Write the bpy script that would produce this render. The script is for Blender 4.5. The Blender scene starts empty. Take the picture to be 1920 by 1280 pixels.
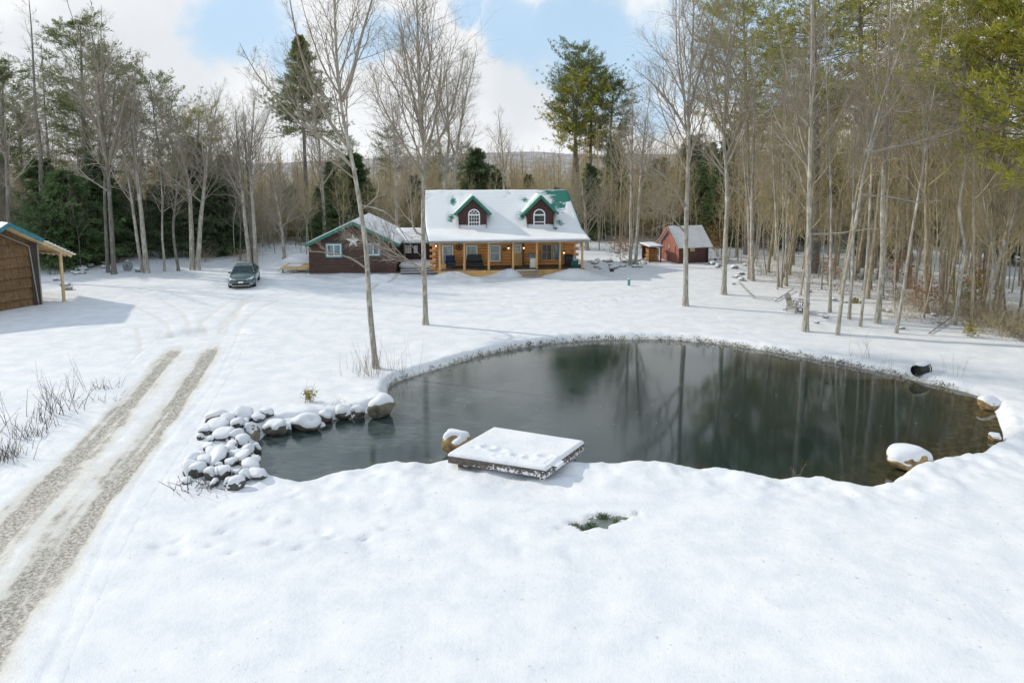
import bpy, bmesh, math, random
import numpy as np
from mathutils import Vector, noise as mnoise
R = math.radians
SC = bpy.context.scene
COL = SC.collection

# ------------------------------------------------------------------ camera
CAM_H, PITCH, FPX, PCY = 8.9, R(7.0), 1280.0, 462.0
cd = bpy.data.cameras.new('camera'); cam = bpy.data.objects.new('camera', cd); COL.objects.link(cam)
cam.location = (0, 0, CAM_H); cam.rotation_euler = (R(90) - PITCH, 0, 0)
cd.sensor_width = 36; cd.lens = 36 * FPX / 1920; cd.shift_y = (PCY - 640) / 1920
cd.clip_start = 0.1; cd.clip_end = 5000
SC.camera = cam

# ------------------------------------------------------------------ light
SUN_EL = R(32); SUN_AZ = (-0.94, 0.34)            # horizontal direction towards the sun
sd = bpy.data.lights.new('sun', 'SUN'); so = bpy.data.objects.new('sun', sd); COL.objects.link(so)
sd.energy = 3.8; sd.angle = R(1.0); sd.color = (1.0, 0.91, 0.76)
_s = Vector((SUN_AZ[0], SUN_AZ[1], 0)).normalized() * math.cos(SUN_EL) + Vector((0, 0, math.sin(SUN_EL)))
so.rotation_euler = _s.to_track_quat('Z', 'Y').to_euler()
SC.view_settings.view_transform = 'Standard'; SC.view_settings.look = 'None'
SC.view_settings.exposure = -0.30; SC.view_settings.gamma = 1.0

def pix_dir(px, py):
    x = (px - 960) / FPX; y = -(py - PCY) / FPX
    return Vector((x, math.cos(PITCH) + y * math.sin(PITCH), -math.sin(PITCH) + y * math.cos(PITCH)))
def G(px, py, z=0.0):
    d = pix_dir(px, py); t = (z - CAM_H) / d.z
    return Vector((d.x * t, d.y * t, z))
def W(px, py, Y):
    d = pix_dir(px, py); t = Y / d.y
    return Vector((d.x * t, Y, CAM_H + d.z * t))

# ------------------------------------------------------------------ sky with clouds
world = bpy.data.worlds.new('World'); SC.world = world; world.use_nodes = True
nt = world.node_tree; N = nt.nodes; L = nt.links; N.clear()
def nd(tree, t, **kw):
    n = tree.nodes.new(t)
    for k, v in kw.items(): setattr(n, k, v)
    return n
def mth(tree, op, a, b=None, clamp=False):
    n = tree.nodes.new('ShaderNodeMath'); n.operation = op; n.use_clamp = clamp
    for i, v in enumerate((a, b)):
        if v is None: continue
        if isinstance(v, (int, float)): n.inputs[i].default_value = v
        else: tree.links.new(v, n.inputs[i])
    return n.outputs[0]
def mixc(tree, f, a, b):
    n = tree.nodes.new('ShaderNodeMix'); n.data_type = 'RGBA'
    for s, v in ((n.inputs[0], f), (n.inputs[6], a), (n.inputs[7], b)):
        if isinstance(v, (int, float)): s.default_value = v
        elif isinstance(v, tuple): s.default_value = (*v, 1) if len(v) == 3 else v
        else: tree.links.new(v, s)
    return n.outputs[2]
tc = nd(nt, 'ShaderNodeTexCoord')
sky = nd(nt, 'ShaderNodeTexSky', sky_type='NISHITA'); sky.sun_disc = False
sky.sun_elevation = SUN_EL; sky.sun_rotation = math.atan2(SUN_AZ[0], SUN_AZ[1]) % (2 * math.pi)
sky.air_density = 1.0; sky.dust_density = 1.5; sky.ozone_density = 1.5
def noise_w(scale, detail, rough=0.55):
    n = nd(nt, 'ShaderNodeTexNoise'); n.inputs['Scale'].default_value = scale; n.inputs['Detail'].default_value = detail
    n.inputs['Roughness'].default_value = rough; L.new(tc.outputs['Generated'], n.inputs['Vector']); return n
wn = noise_w(7.0, 6); 
sub = nd(nt, 'ShaderNodeVectorMath', operation='SUBTRACT'); L.new(wn.outputs['Color'], sub.inputs[0]); sub.inputs[1].default_value = (.5, .5, .5)
scl = nd(nt, 'ShaderNodeVectorMath', operation='SCALE'); L.new(sub.outputs[0], scl.inputs[0]); scl.inputs['Scale'].default_value = 0.20
wd = nd(nt, 'ShaderNodeVectorMath', operation='ADD'); L.new(tc.outputs['Generated'], wd.inputs[0]); L.new(scl.outputs[0], wd.inputs[1])
wdn = nd(nt, 'ShaderNodeVectorMath', operation='NORMALIZE'); L.new(wd.outputs[0], wdn.inputs[0])
def blob(px, py, r_in, r_out):
    c = pix_dir(px, py).normalized()
    d = nd(nt, 'ShaderNodeVectorMath', operation='DOT_PRODUCT'); L.new(wdn.outputs[0], d.inputs[0]); d.inputs[1].default_value = c
    m = nd(nt, 'ShaderNodeMapRange', interpolation_type='SMOOTHSTEP')
    m.inputs[1].default_value = math.cos(r_out / FPX); m.inputs[2].default_value = math.cos(r_in / FPX)
    L.new(d.outputs['Value'], m.inputs[0]); return m.outputs[0]
def union(bl):
    o = blob(*bl[0])
    for b in bl[1:]: o = mth(nt, 'MAXIMUM', o, blob(*b))
    return o
# clear patches of blue between the clouds
blue = union([(440, 55, 35, 95), (525, 95, 20, 65), (730, 70, 5, 70), (880, 20, 20, 60), (960, 75, 25, 80), (1030, 85, 30, 90), (1110, 95, 60, 125), (1190, 130, 30, 110), (1240, 200, 0, 70),
              (1400, 60, 40, 160), (1480, 120, 20, 90), (1560, 60, 0, 90)])
hi = noise_w(2.2, 5); him = nd(nt, 'ShaderNodeMapRange', interpolation_type='SMOOTHSTEP'); L.new(hi.outputs['Fac'], him.inputs[0])
him.inputs[1].default_value = .40; him.inputs[2].default_value = .58
sep = nd(nt, 'ShaderNodeSeparateXYZ'); L.new(tc.outputs['Generated'], sep.inputs[0])
up = nd(nt, 'ShaderNodeMapRange', interpolation_type='SMOOTHSTEP'); L.new(sep.outputs[2], up.inputs[0]); up.inputs[1].default_value = .27; up.inputs[2].default_value = .52
blue = mth(nt, 'MAXIMUM', blue, mth(nt, 'MULTIPLY', him.outputs[0], up.outputs[0]))
grey = union([(300, 90, 30, 170), (220, 60, 20, 150), (150, 130, 10, 130), (970, 180, 10, 130), (1100, 25, 20, 120)])
gn = noise_w(6.5, 8, .62); gnm = nd(nt, 'ShaderNodeMapRange'); L.new(gn.outputs['Fac'], gnm.inputs[0]); gnm.inputs[1].default_value = .35; gnm.inputs[2].default_value = .7
greyn = mth(nt, 'ADD', mth(nt, 'MULTIPLY', grey, .75), mth(nt, 'MULTIPLY', gnm.outputs[0], .34), True)
cloud = mixc(nt, greyn, (12.2, 12.4, 12.6), (9.6, 10.0, 10.5))
bsky = nd(nt, 'ShaderNodeMix', data_type='RGBA', blend_type='MIX'); bsky.inputs[0].default_value = .72
L.new(sky.outputs[0], bsky.inputs[6]); bsky.inputs[7].default_value = (6.8, 10.2, 13.8, 1)
skyc = mixc(nt, mth(nt, 'MULTIPLY', blue, .84), cloud, bsky.outputs[2])
bg = nd(nt, 'ShaderNodeBackground'); bg.inputs['Strength'].default_value = 0.10; L.new(skyc, bg.inputs[0])
wo = nd(nt, 'ShaderNodeOutputWorld'); L.new(bg.outputs[0], wo.inputs[0])

# ------------------------------------------------------------------ material helpers
def new_mat(name):
    m = bpy.data.materials.new(name); m.use_nodes = True; t = m.node_tree
    return m, t, t.nodes['Principled BSDF']
def tnoise(t, scale, detail=4, rough=.55, vec=None, sc=None, coord='Object'):
    n = nd(t, 'ShaderNodeTexNoise'); n.inputs['Scale'].default_value = scale; n.inputs['Detail'].default_value = detail; n.inputs['Roughness'].default_value = rough
    if vec is None:
        vec = nd(t, 'ShaderNodeTexCoord').outputs[coord]
    if sc is not None:
        mp = nd(t, 'ShaderNodeMapping'); mp.inputs['Scale'].default_value = sc; t.links.new(vec, mp.inputs[0]); vec = mp.outputs[0]
    t.links.new(vec, n.inputs['Vector']); return n.outputs['Fac']
def ramp(t, f, lo, hi, a=0., b=1., smooth=True):
    m = nd(t, 'ShaderNodeMapRange', interpolation_type='SMOOTHSTEP' if smooth else 'LINEAR')
    for i, v in ((1, lo), (2, hi), (3, a), (4, b)): m.inputs[i].default_value = v
    t.links.new(f, m.inputs[0]); return m.outputs[0]
def bump(t, b, h, strength, dist):
    n = nd(t, 'ShaderNodeBump'); n.inputs['Strength'].default_value = strength; n.inputs['Distance'].default_value = dist
    t.links.new(h, n.inputs['Height']); t.links.new(n.outputs[0], b.inputs['Normal'])
def attr(t, name):
    a = nd(t, 'ShaderNodeAttribute'); a.attribute_name = name; return a.outputs['Fac']
def normal_z(t):
    g = nd(t, 'ShaderNodeNewGeometry'); s = nd(t, 'ShaderNodeSeparateXYZ'); t.links.new(g.outputs['Normal'], s.inputs[0]); return s.outputs[2]
def simple(name, col, rough=.7, metal=0., var=.25, scale=6., sc=None, bumpd=0.):
    m, t, b = new_mat(name)
    n = tnoise(t, scale, 5, .6, sc=sc)
    lo = tuple(c * (1 - var) for c in col); hi = tuple(min(1, c * (1 + var)) for c in col)
    t.links.new(mixc(t, ramp(t, n, .3, .7), lo, hi), b.inputs['Base Color'])
    b.inputs['Roughness'].default_value = rough; b.inputs['Metallic'].default_value = metal
    if bumpd: bump(t, b, n, .6, bumpd)
    return m
SNOW = (.77, .785, .81)
def snow_mat(name, dirt=False):
    m, t, b = new_mat(name); co = nd(t, 'ShaderNodeTexCoord').outputs['Object']
    n1 = tnoise(t, 1.1, 5, .6, vec=co); n2 = tnoise(t, 9, 4, .65, vec=co); n3 = tnoise(t, 45, 2, .5, vec=co)
    col = mixc(t, ramp(t, n1, .3, .7), (.64, .67, .72), (.755, .77, .795))
    # dry grass tips and bits of leaf showing through thin snow
    sp = tnoise(t, 7.0, 6, .75, vec=co); sp2 = tnoise(t, .35, 3, .6, vec=co)
    col = mixc(t, mth(t, 'MULTIPLY', ramp(t, sp, .60, .69), ramp(t, sp2, .36, .56, .08, .6)), col, (.30, .29, .25))
    h = mth(t, 'ADD', mth(t, 'MULTIPLY', n1, .5), mth(t, 'ADD', mth(t, 'MULTIPLY', n2, .22), mth(t, 'MULTIPLY', n3, .13)))
    if dirt:
        d = attr(t, 'dirt'); f = tnoise(t, 3.2, 6, .72, vec=co); f2 = tnoise(t, 14, 5, .75, vec=co)
        s = mth(t, 'ADD', mth(t, 'MULTIPLY', f, .55), mth(t, 'MULTIPLY', f2, .45))
        k = mth(t, 'ADD', s, mth(t, 'SUBTRACT', mth(t, 'MULTIPLY', d, .62), .62))
        mud = mixc(t, ramp(t, f2, .38, .62), (.19, .175, .15), (.58, .555, .51))
        col = mixc(t, ramp(t, k, .10, .46), col, (.62, .605, .57)); col = mixc(t, ramp(t, k, .40, .56), col, mud)
        l = attr(t, 'litter'); lf = tnoise(t, 5.5, 6, .78, vec=co)
        col = mixc(t, ramp(t, mth(t, 'ADD', lf, mth(t, 'MULTIPLY', l, .14)), .67, .76), col, (.16, .13, .09))
        h = mth(t, 'ADD', h, mth(t, 'MULTIPLY', mth(t, 'MULTIPLY', f2, d), .35))
    t.links.new(col, b.inputs['Base Color']); b.inputs['Roughness'].default_value = .62
    b.inputs['Specular IOR Level'].default_value = .25
    bump(t, b, h, .5, .12); return m
M_SNOW = snow_mat('snow'); M_GROUND = snow_mat('snow_ground', True)
def bark_mat(name, lo, hi, lich=(.56, .56, .51), snow=.0):
    m, t, b = new_mat(name); co = nd(t, 'ShaderNodeTexCoord').outputs['Object']
    a = tnoise(t, 5, 6, .7, vec=co, sc=(2.2, 2.2, .35)); p = tnoise(t, 1.3, 4, .6, vec=co); q = tnoise(t, 3.1, 5, .7, vec=co, sc=(1, 1, 2.2))
    col = mixc(t, ramp(t, a, .3, .7), lo, hi); col = mixc(t, ramp(t, p, .5, .68, 0, .7), col, lich)
    col = mixc(t, ramp(t, q, .62, .72, 0, .6), col, tuple(c * .35 for c in lo))
    if snow: col = mixc(t, mth(t, 'MULTIPLY', ramp(t, normal_z(t), .62, .86), ramp(t, tnoise(t, 1.7, 3, vec=co), .45, .55, 0, snow)), col, SNOW)
    t.links.new(col, b.inputs['Base Color']); b.inputs['Roughness'].default_value = .9; b.inputs['Specular IOR Level'].default_value = .15
    bump(t, b, a, .7, .03); return m
M_BARK = bark_mat('grey_bark', (.17, .155, .13), (.48, .455, .39), (.60, .60, .54))
M_BARKD = bark_mat('dark_bark', (.10, .095, .085), (.23, .215, .19), (.30, .31, .28))
M_BARKB = bark_mat('brown_bark', (.20, .165, .11), (.46, .40, .29), (.50, .47, .36))
M_TWIG = bark_mat('grey_twigs', (.21, .185, .145), (.38, .335, .265), (.38, .35, .30), .45)
M_TWIGB = bark_mat('brown_twigs', (.29, .235, .13), (.60, .50, .31), (.46, .41, .27), .3)
def leaf_mat(name, lo, hi, tr=.25):
    m, t, b = new_mat(name)
    n = tnoise(t, .9, 4, .6); oi = nd(t, 'ShaderNodeObjectInfo').outputs['Random']
    f = mth(t, 'ADD', mth(t, 'MULTIPLY', ramp(t, n, .3, .7), .7), mth(t, 'MULTIPLY', oi, .3))
    col = mixc(t, f, lo, hi); t.links.new(col, b.inputs['Base Color']); b.inputs['Roughness'].default_value = .6; b.inputs['Specular IOR Level'].default_value = .25
    td = nd(t, 'ShaderNodeBsdfTranslucent'); t.links.new(col, td.inputs[0]); mx = nd(t, 'ShaderNodeMixShader'); mx.inputs[0].default_value = tr
    t.links.new(b.outputs[0], mx.inputs[1]); t.links.new(td.outputs[0], mx.inputs[2]); t.links.new(mx.outputs[0], t.nodes['Material Output'].inputs[0]); return m
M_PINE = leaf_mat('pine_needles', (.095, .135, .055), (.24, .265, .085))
M_PINEL = leaf_mat('sun_toned_pine_needles', (.17, .20, .04), (.50, .46, .07))  # sunlit yellow of the pines put into the needle colour
M_HEM = leaf_mat('hemlock_needles', (.065, .105, .055), (.16, .21, .10))
M_ORANGE = leaf_mat('dry_beech_leaves', (.33, .15, .05), (.50, .28, .12), .35)
M_YELLOW = leaf_mat('yellow_leaves', (.28, .25, .04), (.42, .38, .08), .3)
M_DRY = simple('dry_stems', (.22, .16, .10), .9, scale=3)
M_DRYD = simple('dark_stems', (.07, .055, .045), .9, scale=3)

# ------------------------------------------------------------------ object helpers
def mesh_np(name, V, F, smooth=True):
    """V (n,3), F list of arrays (k,m)"""
    me = bpy.data.meshes.new(name); V = np.asarray(V, np.float32)
    if not isinstance(F, (list, tuple)): F = [F]
    F = [np.asarray(f, np.int32) for f in F if len(f)]
    me.vertices.add(len(V)); me.vertices.foreach_set('co', V.ravel())
    loops = np.concatenate([f.ravel() for f in F]); tot = np.concatenate([np.full(len(f), f.shape[1], np.int32) for f in F])
    st = np.zeros(len(tot), np.int32); st[1:] = np.cumsum(tot)[:-1]
    me.loops.add(len(loops)); me.loops.foreach_set('vertex_index', loops)
    me.polygons.add(len(tot)); me.polygons.foreach_set('loop_start', st)
    me.polygons.foreach_set('use_smooth', np.full(len(tot), smooth)); me.update(calc_edges=True); return me
def link(name, me, mat, parent=None):
    o = bpy.data.objects.new(name, me); COL.objects.link(o)
    if mat is not None and len(me.materials) == 0: me.materials.append(mat)
    if parent is not None: o.parent = parent
    return o
def tag(o, label, cat, group=None, kind=None):
    if label: o['label'] = label
    if cat: o['category'] = cat
    if group: o['group'] = group
    if kind: o['kind'] = kind
    return o
def thing(name, label, cat, loc=(0, 0, 0), rz=0., group=None):
    o = bpy.data.objects.new(name, None); o.empty_display_size = .2; COL.objects.link(o)
    o.location = loc; o.rotation_euler = (0, 0, rz); return tag(o, label, cat, group)
class MB:
    def __init__(s): s.v = []; s.f = []
    def add(s, vs, fs):
        k = len(s.v); s.v += [tuple(v) for v in vs]; s.f += [[i + k for i in f] for f in fs]; return s
    def box(s, x0, x1, y0, y1, z0, z1):
        return s.add([(x0, y0, z0), (x1, y0, z0), (x1, y1, z0), (x0, y1, z0), (x0, y0, z1), (x1, y0, z1), (x1, y1, z1), (x0, y1, z1)],
                     [(0, 3, 2, 1), (4, 5, 6, 7), (0, 1, 5, 4), (1, 2, 6, 5), (2, 3, 7, 6), (3, 0, 4, 7)])
    def bar(s, a, b, w, h=None, upv=(0, 0, 1)):
        a = Vector(a); b = Vector(b); h = h or w; d = (b - a).normalized(); u = Vector(upv)
        if abs(d.dot(u)) > .98: u = Vector((0, 1, 0))
        x = d.cross(u).normalized() * w / 2; y = x.cross(d).normalized() * h / 2
        vs = [p + sx * x + sy * y for p in (a, b) for sx, sy in ((-1, -1), (1, -1), (1, 1), (-1, 1))]
        return s.add(vs, [(0, 1, 2, 3), (7, 6, 5, 4), (0, 4, 5, 1), (1, 5, 6, 2), (2, 6, 7, 3), (3, 7, 4, 0)])
    def prism(s, poly, a, b):
        """poly: list of 3D points, extruded by vector from a to b offsets"""
        n = len(poly); a = Vector(a); b = Vector(b)
        vs = [Vector(p) + a for p in poly] + [Vector(p) + b for p in poly]
        return s.add(vs, [list(range(n))[::-1], list(range(n, 2 * n))] + [(i, (i + 1) % n, n + (i + 1) % n, n + i) for i in range(n)])
    def cyl(s, a, b, r, r2=None, n=12, cap=True):
        a = Vector(a); b = Vector(b); r2 = r if r2 is None else r2; d = (b - a).normalized(); u = Vector((0, 0, 1)) if abs(d.z) < .9 else Vector((1, 0, 0))
        x = d.cross(u).normalized(); y = d.cross(x)
        vs = [p + (x * math.cos(2 * math.pi * i / n) + y * math.sin(2 * math.pi * i / n)) * q for p, q in ((a, r), (b, r2)) for i in range(n)]
        fs = [(i, (i + 1) % n, n + (i + 1) % n, n + i) for i in range(n)]
        if cap: fs += [list(range(n))[::-1], list(range(n, 2 * n))]
        return s.add(vs, fs)
    def ball(s, c, r, n=10, m=7, sz=1.):
        c = Vector(c); vs = []; 
        for j in range(m + 1):
            th = math.pi * j / m
            for i in range(n): vs.append(c + Vector((r * math.sin(th) * math.cos(2 * math.pi * i / n), r * math.sin(th) * math.sin(2 * math.pi * i / n), r * sz * math.cos(th))))
        return s.add(vs, [(j * n + i, (j + 1) * n + i, (j + 1) * n + (i + 1) % n, j * n + (i + 1) % n) for j in range(m) for i in range(n)])
    def build(s, name, mat, parent=None, bevel=0., smooth=False):
        me = bpy.data.meshes.new(name); me.from_pydata(s.v, [], s.f); me.update()
        if smooth: me.polygons.foreach_set('use_smooth', [True] * len(me.polygons))
        bm = bmesh.new(); bm.from_mesh(me); bmesh.ops.recalc_face_normals(bm, faces=bm.faces); bm.to_mesh(me); bm.free()
        o = link(name, me, mat, parent)
        if bevel:
            md = o.modifiers.new('bevel', 'BEVEL'); md.width = bevel; md.segments = 2; md.limit_method = 'ANGLE'
        return o
def copy_tree(o, parent=None):
    c = o.copy(); COL.objects.link(c)
    if parent is not None: c.parent = parent
    for ch in list(o.children): copy_tree(ch, c)
    return c

# ------------------------------------------------------------------ noise and terrain
def vnoise(x, y, seed=0):
    x = np.asarray(x, float); y = np.asarray(y, float); xi = np.floor(x).astype(np.int64); yi = np.floor(y).astype(np.int64); fx = x - xi; fy = y - yi
    def h(a, b):
        n = (a * 374761393 + b * 668265263 + seed * 974711) & 0xffffffff; n = ((n ^ (n >> 13)) * 1274126177) & 0xffffffff
        return ((n ^ (n >> 16)) & 0xffff) / 65535.0
    fx = fx * fx * (3 - 2 * fx); fy = fy * fy * (3 - 2 * fy)
    return (h(xi, yi) * (1 - fx) + h(xi + 1, yi) * fx) * (1 - fy) + (h(xi, yi + 1) * (1 - fx) + h(xi + 1, yi + 1) * fx) * fy
def fbm(x, y, seed=0, o=4):
    s = 0; a = .5
    for i in range(o): s = s + a * vnoise(np.asarray(x) * 2 ** i + 17.3 * i, np.asarray(y) * 2 ** i - 9.1 * i, seed + i); a *= .5
    return s
def sst(a, b, x): 
    t = np.clip((np.asarray(x, float) - a) / (b - a), 0, 1); return t * t * (3 - 2 * t)
def catmull(P, n, closed=False):
    P = np.array([tuple(p)[:3] for p in P], float); out = []; m = len(P)
    for i in range(m if closed else m - 1):
        idx = [(i - 1) % m, i, (i + 1) % m, (i + 2) % m] if closed else [max(i - 1, 0), i, i + 1, min(i + 2, m - 1)]
        p0, p1, p2, p3 = P[idx]
        for t in np.linspace(0, 1, n, endpoint=False):
            out.append(.5 * ((2 * p1) + (p2 - p0) * t + (2 * p0 - 5 * p1 + 4 * p2 - p3) * t ** 2 + (3 * p1 - p0 - 3 * p2 + p3) * t ** 3))
    if not closed: out.append(P[-1])
    return np.array(out)
WATER_Z = -0.32
far_px = [(480, 858), (476, 838), (505, 812), (560, 799), (600, 791), (690, 774), (738, 757), (728, 742), (735, 722), (770, 708), (830, 690), (900, 669), (960, 656), (1030, 645),
          (1100, 639), (1180, 637), (1260, 638), (1340, 645), (1420, 656), (1500, 669), (1580, 684), (1660, 700), (1720, 715), (1780, 728), (1836, 744), (1862, 768), (1872, 792), (1880, 818), (1872, 834)]
near_px = [(1830, 846), (1770, 858), (1700, 882), (1668, 905), (1600, 908), (1545, 893), (1450, 894), (1350, 880), (1290, 874), (1200, 864), (1150, 866), (1100, 868), (1000, 866), (900, 862),
           (850, 858), (780, 864), (745, 857), (690, 868), (620, 880), (575, 893), (545, 898), (515, 890), (490, 876)]
_pp = [G(x, y, WATER_Z) for x, y in far_px]
for x, y in near_px:
    g = G(x, y, -.03); _pp.append(Vector((g.x, g.y + .25, 0)))
POND = catmull(_pp, 7, True)[:, :2]
def pond_sdf(x, y):
    x = np.asarray(x, float); y = np.asarray(y, float); sh = x.shape; x = x.ravel(); y = y.ravel()
    out = np.full(x.shape, 9.0); bb = (x > POND[:, 0].min() - 4) & (x < POND[:, 0].max() + 4) & (y > POND[:, 1].min() - 4) & (y < POND[:, 1].max() + 4)
    if bb.any():
        X = x[bb]; Y = y[bb]; d = np.full(X.shape, 1e9); ins = np.zeros(X.shape, bool); A = POND; B = np.roll(POND, -1, 0)
        for a, b in zip(A, B):
            e = b - a; t = np.clip(((X - a[0]) * e[0] + (Y - a[1]) * e[1]) / (e @ e + 1e-12), 0, 1)
            d = np.minimum(d, (X - a[0] - t * e[0]) ** 2 + (Y - a[1] - t * e[1]) ** 2)
            c = ((a[1] > Y) != (b[1] > Y)); 
            if abs(e[1]) > 1e-9: ins ^= c & (X < e[0] * (Y - a[1]) / e[1] + a[0])
        out[bb] = np.sqrt(d) * np.where(ins, -1, 1)
    return out.reshape(sh)
# driveway centreline from the two wheel ruts
_rl = [(-420, 1560), (-250, 1290), (-150, 1150), (-60, 1048), (0, 985), (60, 920), (140, 845), (220, 775), (290, 705), (340, 652), (372, 612)]
_rr = [(-700, 2600), (-300, 1750), (-150, 1470), (-60, 1310), (0, 1205), (70, 1090), (150, 975), (230, 870), (300, 780), (362, 700), (402, 645), (424, 612)]
DRIVE = catmull([(G(*a) + G(*b)) / 2 for a, b in zip(_rl, _rr)], 10)[:, :2]
def poly_dist(x, y, P):
    d = np.full(np.shape(x), 1e9); 
    for a, b in zip(P[:-1], P[1:]):
        e = b - a; t = np.clip(((x - a[0]) * e[0] + (y - a[1]) * e[1]) / (e @ e + 1e-12), 0, 1)
        d = np.minimum(d, np.hypot(x - a[0] - t * e[0], y - a[1] - t * e[1]))
    return d
PUDDLE = G(1124, 972)
def pud(x, y):
    u = (x - PUDDLE.x); v = (y - PUDDLE.y) - .28 * u; return np.hypot(u / .95, v / .27) + 1.7 * (fbm(x * 3.4, y * 3.4, 88, 4) - .45)
# faint tyre lines and footprint trails in the yard
_lines = [[(215, 558), (290, 535), (360, 515), (480, 500)], [(250, 556), (330, 532), (410, 512), (500, 501)], [(560, 562), (740, 566), (900, 563), (1060, 548), (1230, 524)],
          [(520, 573), (700, 577), (900, 573), (1080, 562), (1280, 535)], [(255, 612), (262, 650), (250, 690), (215, 735)], [(300, 620), (296, 650), (297, 668)], [(322, 622), (320, 642), (302, 664)],
          [(384, 610), (377, 635), (362, 655)], [(372, 600), (392, 625), (382, 650), (358, 690)], [(398, 655), (410, 632), (432, 600), (450, 575), (472, 553)], [(345, 652), (366, 620), (385, 597), (420, 570), (445, 555)], [(350, 640), (352, 610), (340, 585), (300, 560)], [(330, 660), (318, 620), (300, 596), (250, 575)], [(430, 640), (470, 590), (540, 556), (640, 548)], [(395, 640), (430, 590), (480, 560), (560, 545)], [(455, 556), (450, 575), (442, 600)], [(700, 540), (760, 532), (830, 526), (900, 522), (1000, 520)],
          [(900, 540), (1050, 536), (1180, 530), (1300, 512)]]
LINES = [catmull([G(*p) for p in l], 8)[:, :2] for l in _lines]
FOOT = []
_r = random.Random(5)
def trail(pts, step, amp):
    P = catmull([G(*p) for p in pts], 12)[:, :2]; s = 0; k = 0
    for a, b in zip(P[:-1], P[1:]):
        e = b - a; l = np.linalg.norm(e); s += l
        if s > step:
            s = 0; k += 1; n = np.array([-e[1], e[0]]) / (l + 1e-9); q = b + n * (.14 if k % 2 else -.14) + np.array([_r.uniform(-.06, .06), _r.uniform(-.06, .06)]); FOOT.append((q[0], q[1], e / (l + 1e-9), amp))
trail([(238, 1022), (300, 1030), (420, 1028), (560, 1016), (700, 995), (760, 985)], .62, .075)
trail([(265, 1036), (330, 1020), (420, 985), (470, 955), (560, 985), (640, 985)], .8, .055)
trail([(560, 610), (620, 590), (700, 575)], .6, .04); trail([(925, 568), (1000, 582), (1080, 580), (1180, 558), (1250, 545)], .5, .07)
trail([(1030, 575), (1100, 566), (1160, 560)], .5, .06); trail([(1330, 590), (1375, 610), (1400, 640)], .6, .04)
for _ in range(60):
    g = G(_r.uniform(300, 1100), _r.uniform(900, 1050)); FOOT.append((g.x, g.y, np.array([_r.uniform(-1, 1), _r.uniform(-1, 1)]), _r.uniform(.01, .03)))
BANKS = [(705, 524, 1.6, .8, .42), (742, 520, 1.2, .7, .3), (850, 521, 1.3, .6, .4), (835, 523, 1.5, .7, .35), (945, 519, 1.2, .6, .48), (962, 521, .8, .5, .45), (1070, 520, 1.5, .7, .5), (1050, 522, 1.4, .7, .3), (1100, 520, 1.2, .7, .3),
         (655, 517, 2.2, .6, .2), (720, 533, 1.5, .4, .18), (800, 528, 2.0, .4, .2), (900, 526, 2.0, .4, .15), (980, 527, 1.5, .5, .2), (1030, 527, 1.5, .5, .18)]
BANKS = [(G(a, b).x, G(a, b).y, sx, sy, h) for a, b, sx, sy, h in BANKS]
NEAR_EDGE = catmull([(G(x, y, 0)) for x, y in near_px], 4)[:, :2]
def gz(x, y, full=True):
    x = np.asarray(x, float); y = np.asarray(y, float)
    z = (fbm(x / 9, y / 9, 3) - .47) * .22 + (fbm(x / 2.1, y / 2.1, 9, 3) - .44) * .03 + (fbm(x / .55 + .3 * y, y / .8, 29, 3) - .44) * .012
    z = z * sst(4, 10, np.abs(y)) 
    z = z + sst(75, 200, y) * 2.0 * 0
    for bx, by, sx, sy, h in BANKS: z = z + h * np.exp(-((x - bx) / sx) ** 2 - ((y - by) / sy) ** 2) * (.75 + .5 * fbm(x * 2, y * 2, 21, 2))
    s = pond_sdf(x, y)
    nb = sst(3.0, .3, s) * sst(30, 22, y)                        # lumpy snow over the stones of the near bank
    lump = fbm(x * .9, y * .9, 41, 3); z = z + nb * ((lump - .42) * .42 + (fbm(x * 3.1, y * 3.1, 47, 3) - .45) * .16 + .02)
    fb = sst(1.6, .2, s) * sst(24, 30, y); z = z + fb * (fbm(x * 1.6, y * 1.6, 43, 3) - .42) * .18
    e = sst(0.0, .42, s)
    z = np.where(s < 9, WATER_Z * (1 - e) + z * e, z)
    z = np.where(s < 0, WATER_Z - np.minimum(1.3, -s * .8), z)
    z = z - .10 * sst(1.2, .7, pud(x, y))
    if full:
        m = (x < -4) & (x > -45) & (y < 50); dd = np.full(x.shape, 99.); dd[m] = poly_dist(x[m], y[m], DRIVE); z = z - .16 * sst(2.33, 1.5, dd)
        for P in LINES:
            d = poly_dist(x, y, P); z = z - .035 * np.exp(-(d / .14) ** 2)
        for fx, fy, e, a in FOOT:
            m = (np.abs(x - fx) < .6) & (np.abs(y - fy) < .6)
            if np.any(m):
                u = (x - fx) * e[0] + (y - fy) * e[1]; v = -(x - fx) * e[1] + (y - fy) * e[0]
                z = z - np.where(m, a * np.exp(-(u / .17) ** 4 - (v / .08) ** 4), 0)
    return z
def gzp(x, y): return float(gz(np.array([x]), np.array([y]), False)[0])
def Gp(px, py):
    g = G(px, py); g.z = gzp(g.x, g.y); return g
# front edge of the woods: px -> distance
_fe = np.array([(-700, 40), (-300, 50), (0, 58), (120, 57), (200, 57), (300, 58), (500, 60), (560, 66), (640, 74), (1000, 76), (1120, 70), (1200, 70), (1330, 70), (1370, 58), (1430, 50), (1500, 46), (1600, 42), (1700, 40), (1850, 37), (1950, 35), (2300, 28), (2800, 20)])
def wood_front(px): return np.interp(px, _fe[:, 0], _fe[:, 1])

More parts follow.
